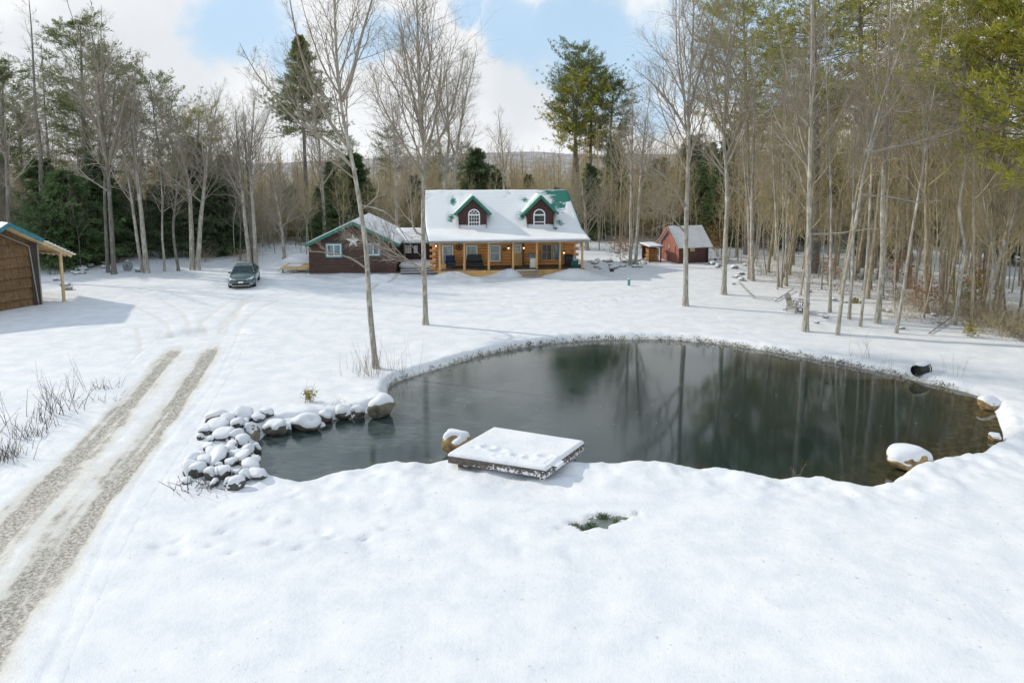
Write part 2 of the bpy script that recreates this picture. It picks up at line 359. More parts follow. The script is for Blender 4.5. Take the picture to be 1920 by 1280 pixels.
def axis(segs):
    out = [segs[0][0]]
    for a, b, st in segs:
        n = max(1, int(round((b - a) / st))); out += list(np.linspace(a, b, n + 1)[1:])
    return np.array(out)
xs = axis([(-900, -300, 60), (-300, -80, 11), (-80, -36, 1.1), (-36, -14, .2), (-14, 18, .105), (18, 36, .2), (36, 80, 1.1), (80, 300, 11), (300, 900, 60)])
ys = axis([(-60, 4, 4), (4, 9, .4), (9, 24, .085), (24, 40, .13), (40, 62, .2), (62, 110, 1.2), (110, 300, 10), (300, 1100, 50)])
XX, YY = np.meshgrid(xs, ys); ZZ = gz(XX, YY); nx, ny = len(xs), len(ys)
idx = np.arange(nx * ny).reshape(ny, nx); Q = np.stack([idx[:-1, :-1], idx[:-1, 1:], idx[1:, 1:], idx[1:, :-1]], -1).reshape(-1, 4)
me = mesh_np('snowy_ground', np.stack([XX, YY, ZZ], -1).reshape(-1, 3), Q)
gd = np.zeros(XX.shape)
for P in LINES: gd = np.maximum(gd, (.74 if P[0, 0] < -12 and P[:, 1].max() < 52 else .45) * np.exp(-(poly_dist(XX, YY, P) / (.24 if P[0, 0] < -12 else .15)) ** 2))
pxx = 960 + FPX * XX / np.maximum(YY, 5); inw = sst(-4, 3, YY - wood_front(pxx)) + .9 * sst(4, 16, YY - wood_front(pxx)) * sst(66, 80, YY)
sd_ = pond_sdf(XX, YY); fd = np.exp(-((sd_ - .03) / .12) ** 4) * sst(22, 27, YY) * 1.1
dp = pud(XX, YY); gd = np.maximum(gd, .78 * sst(1.35, .85, dp)); gd = np.maximum(gd, fd)
pth = catmull([G(690, 545), G(705, 535), G(735, 527), G(745, 520)], 8)[:, :2]; gd = np.maximum(gd, 1.0 * np.exp(-(poly_dist(XX, YY, pth) / .22) ** 2))
pth2 = catmull([G(720, 540), G(800, 535), G(850, 528), G(900, 524)], 8)[:, :2]; gd = np.maximum(gd, .75 * np.exp(-(poly_dist(XX, YY, pth2) / .12) ** 2))
for nm, ar in (('dirt', gd), ('litter', np.maximum(inw, .4 * sst(.8, .2, sd_) * (YY > 24)))):
    a = me.attributes.new(nm, 'FLOAT', 'POINT'); a.data.foreach_set('value', ar.ravel().astype(np.float32))
tag(link('ground', me, M_GROUND), None, None, kind='structure')

# driveway sheet
T = np.gradient(DRIVE, axis=0); T /= np.linalg.norm(T, axis=1)[:, None]; NRM = np.stack([T[:, 1], -T[:, 0]], -1)
# resample along
seg = np.r_[0, np.cumsum(np.linalg.norm(np.diff(DRIVE, axis=0), axis=1))]; sl = np.arange(0, seg[-1], .1)
CX = np.stack([np.interp(sl, seg, DRIVE[:, i]) for i in (0, 1)], -1); NX = np.stack([np.interp(sl, seg, NRM[:, i]) for i in (0, 1)], -1); NX /= np.linalg.norm(NX, axis=1)[:, None]
off = np.linspace(-2.4, 2.4, 65); PXY = CX[:, None, :] + NX[:, None, :] * off[None, :, None]
hx, hy = PXY[..., 0], PXY[..., 1]; OO = np.broadcast_to(off, hx.shape); SS = np.broadcast_to(sl[:, None], hx.shape)
wob = (fbm(SS * .25, SS * 0 + 3, 5, 3) - .45) * .5; ol = OO - wob
ruts = np.exp(-((np.abs(ol) - .88) / (.46 + .26 * (fbm(SS * .6, np.sign(OO) * 7 + OO * .2, 19, 4) - .45))) ** 2)
fine = .5 + 1.0 * fbm(SS * .9, OO * 1.3, 77, 4)
far = sst(seg[-1] + 7, seg[-1] - 5, SS)
gap = np.exp(-((np.abs(ol) - .88) / .07) ** 2); nr = sst(seg[-1] - 13, seg[-1] - 24, SS)
dirt = np.clip(ruts * (.26 + .62 * fine) * (.45 + .55 * far) - .30 * gap * ruts * fine + .92 * np.exp(-(ol / 1.6) ** 4) * far * (.1 + .9 * fine) * (.55 + .45 * nr), 0, 1.1)
edge = np.exp(-((OO - 1.75 - .16 * np.sin(SS * .35) - .3 * (fbm(SS * .3, SS * 0, 71, 3) - .45)) / .07) ** 2); stk = fbm(OO * 7 + .15 * SS, SS * .18, 61, 3); dirt = dirt * (.62 + .85 * stk); dirt = np.maximum(dirt, edge * .42 * far) * sst(2.15, 1.8, np.abs(OO)) * sst(seg[-1], seg[-1] - 4, SS)
dz = gz(hx, hy, False) + .003 - ruts * .045 * sst(seg[-1], seg[-1] - 5, SS) + .03 * (fbm(SS * 3, OO * 4, 6, 3) - .45) * far - .02 * edge
eb = sst(2.4, 2.28, np.abs(OO)) * sst(seg[-1], seg[-1] - .5, SS); dz = dz - (1 - eb) * .04
i2 = np.arange(hx.size).reshape(hx.shape); Q2 = np.stack([i2[:-1, :-1], i2[:-1, 1:], i2[1:, 1:], i2[1:, :-1]], -1).reshape(-1, 4)
me = mesh_np('driveway', np.stack([hx, hy, dz], -1).reshape(-1, 3), Q2)
for nm, ar in (('dirt', dirt), ('litter', dirt * 0)):
    a = me.attributes.new(nm, 'FLOAT', 'POINT'); a.data.foreach_set('value', ar.ravel().astype(np.float32))
tag(link('driveway', me, M_GROUND), None, None, kind='structure')

# ------------------------------------------------------------------ pond water: thin ice with open water along the right
m, t, b = new_mat('pond_ice'); co = nd(t, 'ShaderNodeTexCoord').outputs['Object']
ice = tnoise(t, .35, 4, .6, vec=co); tex = tnoise(t, 3.0, 5, .65, vec=co, sc=(.55, 2.6, 1)); fine_ = tnoise(t, 16, 3, .6, vec=co, sc=(.5, 1.4, 1))
sx = nd(t, 'ShaderNodeSeparateXYZ'); t.links.new(co, sx.inputs[0])
lft = ramp(t, sx.outputs[0], 5.5, -1.5)
icem = mth(t, 'MULTIPLY', ramp(t, ice, .38, .58, .35, 1), lft)
sh = attr(t, 'shallow'); leaf = tnoise(t, 5, 5, .7, vec=co)
bottom = mixc(t, ramp(t, leaf, .4, .65), (.03, .025, .011), (.12, .09, .035))
col = mixc(t, sh, (.004, .019, .019), bottom)
col = mixc(t, mth(t, 'MULTIPLY', icem, ramp(t, tex, .38, .66, .35, .75)), col, (.10, .125, .125))
fr_ = attr(t, 'frost'); col = mixc(t, mth(t, 'MULTIPLY', fr_, ramp(t, fine_, .3, .6, .45, .8)), col, (.15, .155, .14))
fl = nd(t, 'ShaderNodeTexVoronoi'); fl.inputs['Scale'].default_value = 1.6; t.links.new(co, fl.inputs['Vector'])
col = mixc(t, ramp(t, fl.outputs['Distance'], .045, .02), col, (.40, .38, .30))
t.links.new(col, b.inputs['Base Color']); b.inputs['IOR'].default_value = 1.56
op = attr(t, 'open')
rg = mth(t, 'MULTIPLY', mth(t, 'SUBTRACT', 1.0, op), mth(t, 'ADD', mth(t, 'MULTIPLY', icem, .08), .02)); t.links.new(mth(t, 'ADD', rg, .02), b.inputs['Roughness'])
hh = mth(t, 'ADD', mth(t, 'MULTIPLY', tex, mth(t, 'ADD', mth(t, 'MULTIPLY', icem, .9), .10)), mth(t, 'MULTIPLY', fine_, .12)); hh = mth(t, 'MULTIPLY', hh, mth(t, 'SUBTRACT', 1.0, op))
bump(t, b, hh, .20, .02)
M_POND = m
wx = np.arange(POND[:, 0].min() - .6, POND[:, 0].max() + .6, .12); wy = np.arange(POND[:, 1].min() - .6, POND[:, 1].max() + .6, .12)
WX, WY = np.meshgrid(wx, wy); ws = pond_sdf(WX, WY); i3 = np.arange(WX.size).reshape(WX.shape)
Q3 = np.stack([i3[:-1, :-1], i3[:-1, 1:], i3[1:, 1:], i3[1:, :-1]], -1).reshape(-1, 4); keep = (ws.ravel()[Q3] < .35).any(1); Q3 = Q3[keep]
us, inv = np.unique(Q3, return_inverse=True); inv = inv.reshape(-1, 4)
VW = np.stack([WX.ravel()[us], WY.ravel()[us], np.full(len(us), WATER_Z)], -1)
me = mesh_np('pond', VW, inv); wsu = ws.ravel()[us]; ux, uy = VW[:, 0], VW[:, 1]
rs = sst(10, 17, ux); shal = np.clip(sst(-2.6, -.1, wsu) * sst(7, 15, ux) + .0, 0, 1) * (.45 + .7 * fbm(ux * .8, uy * .8, 3))
shal = np.maximum(shal, .35 * sst(-.9, 0, wsu))
oc = G(1632, 717, WATER_Z); opn = sst(1.1, .9, np.hypot((ux - oc.x - .6 * (uy - oc.y)) / 2.2, (uy - oc.y) / .42) + .25 * (fbm(ux * 1.2, uy * 1.2, 4) - .5))
for nm, ar in (('shallow', shal), ('frost', .75 * sst(-3.2, -.2, wsu) * sst(26, 29, uy) * (1 - opn) * (.5 + .9 * fbm(ux * .7, uy * .7, 14))), ('open', opn)):
    a = me.attributes.new(nm, 'FLOAT', 'POINT'); a.data.foreach_set('value', np.asarray(ar, np.float32))
tag(link('pond_water', me, M_POND), None, None, kind='structure')
# small thawed spring in the foreground snow
mp = MB(); mp.add([(PUDDLE.x + 1.15 * math.cos(a), PUDDLE.y + .62 * math.sin(a), gzp(PUDDLE.x, PUDDLE.y) + .022) for a in np.linspace(0, 6.283, 28, endpoint=False)], [list(range(28))])
M_PUD = simple('puddle_water', (.13, .16, .14), .15); tag(mp.build('puddle_water', M_PUD), None, None, kind='structure')
# far wooded hill
hxs = np.linspace(-900, 900, 121); hys = np.linspace(330, 1300, 40); HX, HY = np.meshgrid(hxs, hys)
HZ = -4 + sst(330, 800, HY) * (7 + 15 * np.exp(-((HX + 0) / 260) ** 2) + 10 * np.exp(-((HX - 300) / 150) ** 2) + 10 * (fbm(HX / 90, HY / 90, 2) - .4)) 
i4 = np.arange(HX.size).reshape(HX.shape); Q4 = np.stack([i4[:-1, :-1], i4[:-1, 1:], i4[1:, 1:], i4[1:, :-1]], -1).reshape(-1, 4)
M_HILL = simple('wooded_hillside', (.27, .265, .285), .95, var=.35, scale=.05)
tag(link('hill', mesh_np('hill', np.stack([HX, HY, HZ], -1).reshape(-1, 3), Q4), M_HILL), None, None, kind='structure')

# ================================================================== trees
def tubes(P, Rr, sides):
    n, k, _ = P.shape; Tn = np.gradient(P, axis=1); Tn /= np.linalg.norm(Tn, axis=2, keepdims=True) + 1e-9
    mt = Tn.mean(1); ref = np.where((np.abs(mt[:, 2]) > .8)[:, None], np.array([1., 0, 0]), np.array([0, 0, 1.]))[:, None, :]
    A = np.cross(Tn, np.broadcast_to(ref, Tn.shape)); A /= np.linalg.norm(A, axis=2, keepdims=True) + 1e-9; B = np.cross(Tn, A)
    an = np.arange(sides) * 2 * math.pi / sides
    V = P[:, :, None, :] + Rr[:, :, None, None] * (A[:, :, None, :] * np.cos(an)[None, None, :, None] + B[:, :, None, :] * np.sin(an)[None, None, :, None])
    ix = np.arange(n * k * sides).reshape(n, k, sides); nx_ = np.roll(ix, -1, 2)
    F = np.stack([ix[:, :-1], nx_[:, :-1], nx_[:, 1:], ix[:, 1:]], -1).reshape(-1, 4)
    return V.reshape(-1, 3), F
class Geo:
    def __init__(s): s.V = []; s.F = {}; s.n = 0
    def add(s, V, F):
        s.F.setdefault(F.shape[1], []).append(F + s.n); s.V.append(V); s.n += len(V)
    def mesh(s, name, smooth=True): return mesh_np(name, np.concatenate(s.V), [np.concatenate(f) for f in s.F.values()], smooth)
def grow(rng, PP, PR, n, S, t0, t1, Lf, ang, up, wob, rr=.6, rmin=.004, flat=0.):
    """n children along each parent polyline; Lf(parent_len, t) -> length"""
    N_, K, _ = PP.shape; plen = np.linalg.norm(np.diff(PP, axis=1), axis=2).sum(1)
    tt = t0 + (t1 - t0) * ((np.arange(n)[None, :] + rng.random((N_, n))) / n); pi = np.repeat(np.arange(N_), n); t = tt.ravel()
    f = t * (K - 1); i0 = np.clip(f.astype(int), 0, K - 2); w = (f - i0)[:, None]
    pos = PP[pi, i0] * (1 - w) + PP[pi, i0 + 1] * w; tan = PP[pi, i0 + 1] - PP[pi, i0]; tan /= np.linalg.norm(tan, axis=1, keepdims=True) + 1e-9
    rad = PR[pi, i0] * (1 - w[:, 0]) + PR[pi, i0 + 1] * w[:, 0]
    ref = np.where((np.abs(tan[:, 2]) > .9)[:, None], np.array([1., 0, 0]), np.array([0, 0, 1.])); a = np.cross(tan, ref); a /= np.linalg.norm(a, axis=1, keepdims=True) + 1e-9; b = np.cross(tan, a)
    az = np.arange(len(t)) * 2.399 + rng.random(len(t)) * 1.6
    if flat: az = np.where(np.arange(len(t)) % 2, 0, math.pi) + rng.normal(0, flat, len(t))
    an = ang * (1 + rng.normal(0, .22, len(t)))
    d = np.cos(an)[:, None] * tan + np.sin(an)[:, None] * (np.cos(az)[:, None] * a + np.sin(az)[:, None] * b)
    Ln = Lf(plen[pi], t) * (.65 + .7 * rng.random(len(t))); st = (Ln / S)[:, None]
    P = np.zeros((len(t), S + 1, 3)); P[:, 0] = pos
    for s in range(S):
        d = d + np.array([0, 0, up]) + rng.normal(0, wob, d.shape); d /= np.linalg.norm(d, axis=1, keepdims=True); P[:, s + 1] = P[:, s] + d * st
    rb = np.maximum(np.minimum(rad * rr, .0095 * Ln + .003), rmin); s_ = np.linspace(0, 1, S + 1)
    return P, np.maximum(rb[:, None] * (1 - .8 * s_[None, :]), rmin * .55)
def trunk_line(pts, K=26):
    P = catmull(pts, 10); s = np.r_[0, np.cumsum(np.linalg.norm(np.diff(P, axis=0), axis=1))]; q = np.linspace(0, s[-1], K)
    return np.stack([np.interp(q, s, P[:, i]) for i in range(3)], -1)
def bare_tree(seed, pts, r0, t0=.3, n=(22, 7, 5, 2), spread=5., ang=.75, up=.10, limbs=(), forks=0, tmin=.12):
    rng = np.random.default_rng(seed); P = trunk_line(pts); k = len(P)
    w_ = rng.normal(0, r0 * .22, (8, 3)); P[:] += np.stack([np.interp(np.linspace(0, 7, k), range(8), w_[:, i]) for i in range(3)], -1) * np.array([1, 1, 0]) * np.minimum(np.linspace(0, 4, k), 1)[:, None]; s = np.linspace(0, 1, k); Rr = r0 * ((1 - s) ** .75 * (1 - tmin) + tmin * (1 - s) + .02); Rr *= .92; Rr[0] *= 1.4
    gt, gc = Geo(), Geo(); gt.add(*tubes(P[None], Rr[None], 10))
    Lv = [(P[None], Rr[None])]
    for lp, lr in limbs:
        lp = trunk_line(lp, 12); lrr = lr * (1 - .85 * np.linspace(0, 1, 12)); gc.add(*tubes(lp[None], lrr[None], 7)); Lv.append((lp[None], lrr[None]))
    if forks:
        FP, FR = grow(rng, P[None], Rr[None], forks, 14, t0, t0 + .28, lambda l, t: l * (1 - t) * .85, .42, .09, .05, .75); gc.add(*tubes(FP, FR, 8)); Lv += [(FP[i:i + 1], FR[i:i + 1]) for i in range(len(FP))]
    A = []
    for j, (pp, rr_) in enumerate(Lv):
        thin_ = j > 0 and rr_[0, 0] < .062; nn = n[0] if j == 0 else (3 if thin_ else max(4, int(n[0] * .42))); lo = t0 if j == 0 else (.3 if thin_ else .18)
        sp = spread if j == 0 else spread * (.20 if thin_ else .55)
        A.append(grow(rng, pp, rr_, nn, 8, lo, .97, lambda l, t: sp * (1.12 - ((t - lo) / (1 - lo)) ** 1.1) , ang, up, .07, .55, .010))
    for q in A: gc.add(*tubes(*q, 5))
    P1 = np.concatenate([q[0] for q in A]); R1 = np.concatenate([q[1] for q in A])
    P2, R2 = grow(rng, P1, R1, n[1], 5, .12, .98, lambda l, t: l * (.55 - .3 * t), .7, .07, .10, .7, .006); gc.add(*tubes(P2, R2, 4))
    P3, R3 = grow(rng, P2, R2, n[2], 3, .1, 1., lambda l, t: l * (.6 - .25 * t), .7, .06, .12, .8, .0042); gc.add(*tubes(P3, R3, 3))
    if n[3]:
        P4, R4 = grow(rng, P3, R3, n[3], 2, .1, 1., lambda l, t: l * .6, .7, .05, .12, .9, .0032); gc.add(*tubes(P4, R4, 3))
    return gt, gc
M_HEML = leaf_mat('green_hemlock_needles', (.06, .115, .05), (.15, .22, .085))
def needles(rng, C, D, per, ln, wd, spread, up):
    n = len(C); c = np.repeat(C, per, 0); d = np.repeat(D, per, 0) + rng.normal(0, spread, (n * per, 3)) + np.array([0, 0, up]); d /= np.linalg.norm(d, axis=1, keepdims=True) + 1e-9
    l = ln * (.6 + .8 * rng.random((n * per, 1))); x = np.cross(d, rng.normal(0, 1, d.shape)); x /= np.linalg.norm(x, axis=1, keepdims=True) + 1e-9
    c = c + rng.normal(0, ln * .25, c.shape); m = c + d * l * .55
    V = np.stack([c, m + x * wd, c + d * l, m - x * wd], 1).reshape(-1, 3); return V, np.arange(len(V)).reshape(-1, 4)
def conifer(seed, h, r0, t0, width, kind='pine', lean=(0, 0), whorl=.75, per=7, one_side=None):
    rng = np.random.default_rng(seed); pts = [(0, 0, 0), (lean[0] * .3, lean[1] * .3, h * .4), (lean[0], lean[1], h)]
    P = trunk_line(pts); k = len(P); s = np.linspace(0, 1, k); Rr = r0 * (1 - s) ** .85 + .02; Rr[0] *= 1.3
    gt, gc = Geo(), Geo(); gt.add(*tubes(P[None], Rr[None], 9)); nb = int(h * (1 - t0) / whorl) * (5 if kind == 'pine' else 7)
    if kind == 'pine':
        prof = lambda l, t: width * np.clip(.35 + 1.0 * np.sin(np.clip((t - t0) / (1 - t0), 0, 1) * 2.6 + .45), .25, 1.2) * (.55 + .75 * rng.random(np.shape(t)))
        B, BR = grow(rng, P[None], Rr[None], nb, 6, t0, .99, prof, 1.38, .05, .07, .4, .012)
        S2, SR = grow(rng, B, BR, 7, 3, .35, 1., lambda l, t: l * .32 + .15, .75, .05, .08, .7, .008, flat=.5); ups, spr, ln, wd = .35, .5, .34, .030
    elif kind == 'cone':
        prof = lambda l, t: width * np.clip(1.06 - ((t - t0) / (1 - t0)), .07, 1) ** 1.05 * (.7 + .45 * rng.random(np.shape(t)))
        B, BR = grow(rng, P[None], Rr[None], nb, 6, t0, .99, prof, 1.42, .03, .05, .35, .010)
        S2, SR = grow(rng, B, BR, 9, 3, .2, 1., lambda l, t: l * .32 + .15, .8, .04, .07, .7, .007, flat=.5); ups, spr, ln, wd = .25, .5, .32, .035
    else:
        prof = lambda l, t: width * np.clip(1.08 - ((t - t0) / (1 - t0)), .08, 1) ** .8 * (.7 + .5 * rng.random(np.shape(t)))
        B, BR = grow(rng, P[None], Rr[None], nb, 6, t0, .99, prof, 1.45, -.045, .05, .35, .010)
        S2, SR = grow(rng, B, BR, 9, 3, .12, 1., lambda l, t: l * .30 + .12, .85, -.03, .06, .7, .006, flat=.35); ups, spr, ln, wd = -.05, .42, .30, .045
    gt.add(*tubes(B, BR, 4)); gt.add(*tubes(S2, SR, 3))
    D = S2[:, 1:] - S2[:, :-1]; D /= np.linalg.norm(D, axis=2, keepdims=True) + 1e-9; C = S2[:, 1:].reshape(-1, 3); gc.add(*needles(rng, C, D.reshape(-1, 3), per, ln, wd, spr, ups))
    D = B[:, 4:] - B[:, 3:-1]; D /= np.linalg.norm(D, axis=2, keepdims=True) + 1e-9; gc.add(*needles(rng, B[:, 4:].reshape(-1, 3), D.reshape(-1, 3), per, ln, wd, spr, ups))
    return gt, gc
def place(name, label, cat, loc, gt, gc, mt, mc, group=None, rz=0., crown='crown'):
    r = thing(name, label, cat, loc, rz, group)
    link('trunk', gt.mesh('trunk') if isinstance(gt, Geo) else gt, mt, r); link(crown, gc.mesh('crown', not (mc in (M_PINE, M_PINEL, M_HEM))) if isinstance(gc, Geo) else gc, mc, r); return r
_seed = [100]
def hero(label, pts, rpx, mt=None, mc=None, limbs=(), base=None, depth=None, name='bare_tree', yw=.6, **kw):
    """pts: pixel waypoints of the trunk from its foot up"""
    _seed[0] += 1; rng = random.Random(_seed[0])
    g = Gp(*pts[0]) if depth is None else Vector((W(*pts[0], depth).x, depth, 0))
    if depth is not None: g.z = gzp(g.x, g.y)
    Y = g.y; dy = rng.uniform(-yw, yw)
    P = [Vector((0, 0, -.12))]
    for i, (px, py) in enumerate(pts[1:]):
        w = W(px, py, Y); P.append(Vector((w.x - g.x, dy * (i + 1) / len(pts), w.z - g.z)))
    lb = []
    for lp, lr, ya in limbs:
        q = [W(px, py, Y) for px, py in lp]; n = len(q); lb.append(([Vector((v.x - g.x, dy * .4 + ya * i / (n - 1), v.z - g.z)) for i, v in enumerate(q)], lr * Y / FPX))
    gt, gc = bare_tree(_seed[0], P, rpx * .64 * Y / FPX, limbs=lb, **kw)
    return place(name, label, 'tree', g, gt, gc, mt or M_BARK, mc or M_TWIG)
# ---- single trees standing in the open
hero('grey bare tree leaning left over the pond bank by the tall dry grass', [(705, 690), (692, 570), (683, 460), (665, 330), (642, 200), (634, 120), (628, 20), (622, -90), (618, -170)], 9.5, t0=.50, spread=4.2, ang=.62, up=.12, n=(22, 7, 5, 2), forks=2,
     limbs=[([(660, 285), (620, 235), (580, 165), (545, 60), (520, -60)], 4.0, 1), ([(668, 320), (610, 262), (560, 225), (500, 150), (470, 90)], 3.4, -1.2), ([(640, 190), (655, 150), (672, 70), (692, -10), (700, -80)], 4.2, .8),
            ([(688, 505), (655, 480), (600, 468), (565, 470)], 2.0, -1), ([(672, 398), (702, 370), (702, 335), (690, 300)], 2.0, 1.2), ([(676, 385), (730, 400), (770, 450), (800, 480)], 1.8, -1.0), ([(664, 335), (620, 300), (575, 290)], 1.6, -.8)])
hero('straight speckled bare tree rising in front of the log house left corner', [(798, 608), (796, 500), (793, 380), (793, 250), (786, 130), (782, 10), (778, -110)], 8.5, t0=.38, spread=5.6, ang=.62, up=.14, n=(34, 8, 5, 2), forks=3,
     limbs=[([(793, 440), (775, 430), (768, 380), (752, 300)], 2.2, 1), ([(796, 520), (788, 500), (760, 478), (715, 455), (660, 440)], 2.4, -1.4), ([(793, 300), (830, 250), (855, 170), (870, 90)], 2.8, .6), ([(794, 330), (750, 260), (712, 190), (690, 120)], 2.8, 1)])
hero('tall pale bare tree standing in the yard in front of the red shed', [(1285, 574), (1288, 440), (1291, 300), (1294, 180), (1300, 60), (1306, -60), (1308, -130)], 8.5, t0=.36, spread=5.2, ang=.70, up=.12, n=(28, 7, 5, 2), forks=2,
     limbs=[([(1290, 400), (1262, 350), (1225, 318), (1180, 300)], 2.6, -1), ([(1292, 250), (1262, 195), (1225, 150), (1190, 120)], 2.8, 1), ([(1289, 440), (1250, 400), (1215, 385)], 2.0, -1), ([(1293, 220), (1310, 150), (1335, 70), (1350, -20)], 3.4, .5)])
hero('thick bare tree with dark streaked bark right of the red shed', [(1357, 552), (1361, 430), (1363, 320), (1360, 250), (1368, 150), (1374, 40), (1380, -80)], 8, t0=.36, spread=5.4, ang=.72, up=.10, n=(28, 7, 5, 2), forks=2,
     limbs=[([(1361, 300), (1385, 240), (1410, 195), (1430, 180)], 3.2, -1), ([(1362, 330), (1330, 290), (1300, 275)], 2.4, .8), ([(1360, 255), (1340, 200), (1325, 130), (1318, 60)], 3, 1)])
hero('smooth pale bare tree on the snow beside the two wooden lawn chairs', [(1510, 620), (1517, 480), (1520, 340), (1522, 210), (1526, 90), (1530, -60), (1532, -140)], 9.5, t0=.34, spread=4.6, ang=.66, up=.12, n=(26, 7, 5, 2), forks=1,
     limbs=[([(1518, 440), (1570, 437), (1620, 428), (1680, 425)], 2.2, -1), ([(1519, 235), (1495, 205), (1475, 185)], 3, .5), ([(1520, 400), (1480, 350), (1430, 330)], 1.8, .8)])
hero('bare tree leaning right across its neighbours at the edge of the woods', [(1570, 627), (1585, 520), (1606, 410), (1626, 300), (1652, 200), (1685, 110), (1715, 20), (1740, -60)], 6, t0=.40, spread=4.2, ang=.6, up=.13, n=(22, 7, 5, 2),
     limbs=[([(1632, 285), (1680, 275), (1730, 262), (1790, 235)], 3.2, -.6), ([(1613, 365), (1670, 370), (1715, 378), (1770, 368)], 2.2, -1), ([(1650, 222), (1700, 205), (1760, 185), (1800, 165)], 2.4, .5)])
hero('upright bare tree with a rusty brown foot right of the leaning tree', [(1645, 606), (1653, 480), (1656, 360), (1660, 230), (1664, 100), (1668, -60), (1670, -130)], 9, t0=.36, spread=4.4, n=(24, 7, 5, 2), ang=.6, up=.14)
hero('slim crooked bare tree right of the tree with the rusty brown foot', [(1680, 624), (1700, 500), (1716, 380), (1735, 250), (1752, 120), (1765, 10), (1772, -60)], 5, t0=.38, spread=3.6, n=(20, 7, 5, 2))
hero('slim bare tree between the chairs tree and the leaning tree', [(1556, 585), (1558, 460), (1556, 330), (1550, 190), (1545, 60), (1540, -40)], 5, t0=.40, spread=3.4, n=(20, 7, 5, 2))
hero('thin bare pole tree just right of the leaning tree foot', [(1592, 598), (1600, 500), (1603, 400), (1606, 260), (1610, 120), (1612, 20)], 5, t0=.42, spread=3.2, n=(18, 7, 5, 2))
hero('thin bare pole tree just left of the rusty footed tree', [(1613, 611), (1626, 500), (1634, 380), (1642, 240), (1650, 110), (1655, 0)], 4.5, t0=.42, spread=3.2, n=(18, 7, 5, 2))
hero('thickest dark trunk leaning into the brush at the right border', [(1868, 585), (1882, 480), (1886, 370), (1880, 240), (1872, 100), (1866, -40)], 13, M_BARKB, M_TWIGB, t0=.40, spread=4.5, n=(22, 7, 5, 2))
hero('pale forked tree rising out of the brush at the right border', [(1845, 600), (1868, 500), (1884, 420), (1905, 350), (1930, 270), (1955, 190)], 7, t0=.35, spread=4, n=(18, 7, 5, 2))
hero('wavy slim tree at the left end of the right hand brush', [(1790, 610), (1800, 530), (1808, 470), (1796, 390), (1806, 310), (1802, 200), (1806, 60), (1808, -40)], 5.5, t0=.40, spread=3.6, n=(20, 7, 5, 2))
hero('sunlit slim tree with close branches right of the wavy tree', [(1822, 612), (1826, 500), (1830, 380), (1836, 240), (1842, 100), (1846, -30)], 6, M_BARKB, M_TWIGB, t0=.36, spread=3.4, n=(22, 7, 5, 2))
hero('bare tree with brown leaves clinging round its foot at the wood edge', [(1737, 588), (1738, 470), (1740, 330), (1744, 180), (1748, 40)], 8, M_BARKB, M_TWIGB, t0=.42, spread=3.8, n=(20, 7, 5, 2))
hero('shaggy brown tree behind the slim crooked tree', [(1705, 542), (1703, 430), (1700, 300), (1696, 150), (1692, 20)], 9, M_BARKB, M_TWIGB, t0=.42, spread=4.2, n=(20, 7, 5, 2))
for i, (bx, by, tx, ty, lab) in enumerate([(1404, 524, 1388, 80, 'leftmost curved stem of the sapling clump right of the streaked tree'), (1412, 527, 1420, 60, 'straight thick stem of the sapling clump right of the streaked tree'), (1407, 525, 1398, 150, 'short middle stem of the sapling clump right of the streaked tree'),
                                    (1460, 538, 1436, 70, 'left stem of the slim pair behind the lawn chairs'), (1465, 539, 1472, 110, 'right stem of the slim pair behind the lawn chairs'), (1475, 536, 1492, 60, 'lone pole right of the slim pair behind the lawn chairs')]):
    hero(lab, [(bx, by), (bx + (tx - bx) * .15 + (-3 if i % 2 else 3), by - 120), (bx + (tx - bx) * .5, (by + ty) / 2), (tx, ty)], 4 if i != 1 else 6, t0=.35, spread=3.4, n=(18, 7, 5, 2))
# ---- left woods
hero('big bare tree with upswept limbs left of the millstone', [(214, 514), (208, 420), (200, 320), (190, 230), (178, 140), (165, 60), (155, 10)], 7.5, M_BARKD, t0=.30, spread=5.8, n=(22, 7, 5, 2), forks=3,
     limbs=[([(202, 300), (175, 240), (140, 180), (110, 120)], 4, 1), ([(200, 310), (225, 220), (245, 160), (262, 130)], 4, -.5)])
hero('thick companion trunk hard against the big upswept tree', [(203, 511), (198, 430), (196, 340), (205, 240), (212, 150), (222, 90)], 5.5, M_BARKD, t0=.4, spread=4.5, n=(18, 7, 5, 2))
hero('tall grey bare tree right of the millstone', [(276, 512), (264, 400), (254, 290), (252, 200), (256, 130), (258, 95)], 8, t0=.34, spread=4.6, ang=.5, up=.16, n=(24, 7, 5, 2), forks=2)
hero('thinner grey tree leaning left beside the tall millstone tree', [(268, 511), (256, 430), (246, 350), (232, 260), (236, 190)], 5.5, t0=.36, spread=4., n=(18, 7, 5, 2))
hero('left trunk of the forked pair in the middle of the left woods', [(361, 506), (356, 420), (350, 340), (330, 250), (310, 190), (300, 165)], 8, t0=.34, spread=5.6, n=(22, 7, 5, 2), forks=2, ang=.75)
hero('right trunk of the forked pair in the middle of the left woods', [(370, 506), (376, 420), (384, 330), (396, 250), (408, 190), (414, 160)], 8, t0=.34, spread=5.6, n=(22, 7, 5, 2), forks=2, ang=.75)
hero('left trunk of the three tall stems right behind the parked car', [(470, 503), (460, 420), (452, 330), (444, 250), (440, 190)], 7, t0=.38, spread=4.4, n=(20, 7, 5, 2), forks=1)
hero('right trunk of the three tall stems right behind the parked car', [(480, 503), (476, 410), (470, 310), (474, 230), (478, 165)], 7, t0=.38, spread=5.0, n=(22, 7, 5, 2), forks=2)
hero('darkest trunk of the three tall stems right behind the parked car', [(474, 501), (469, 400), (463, 300), (460, 210)], 6, M_BARKD, t0=.45, spread=4, n=(18, 7, 5, 2))
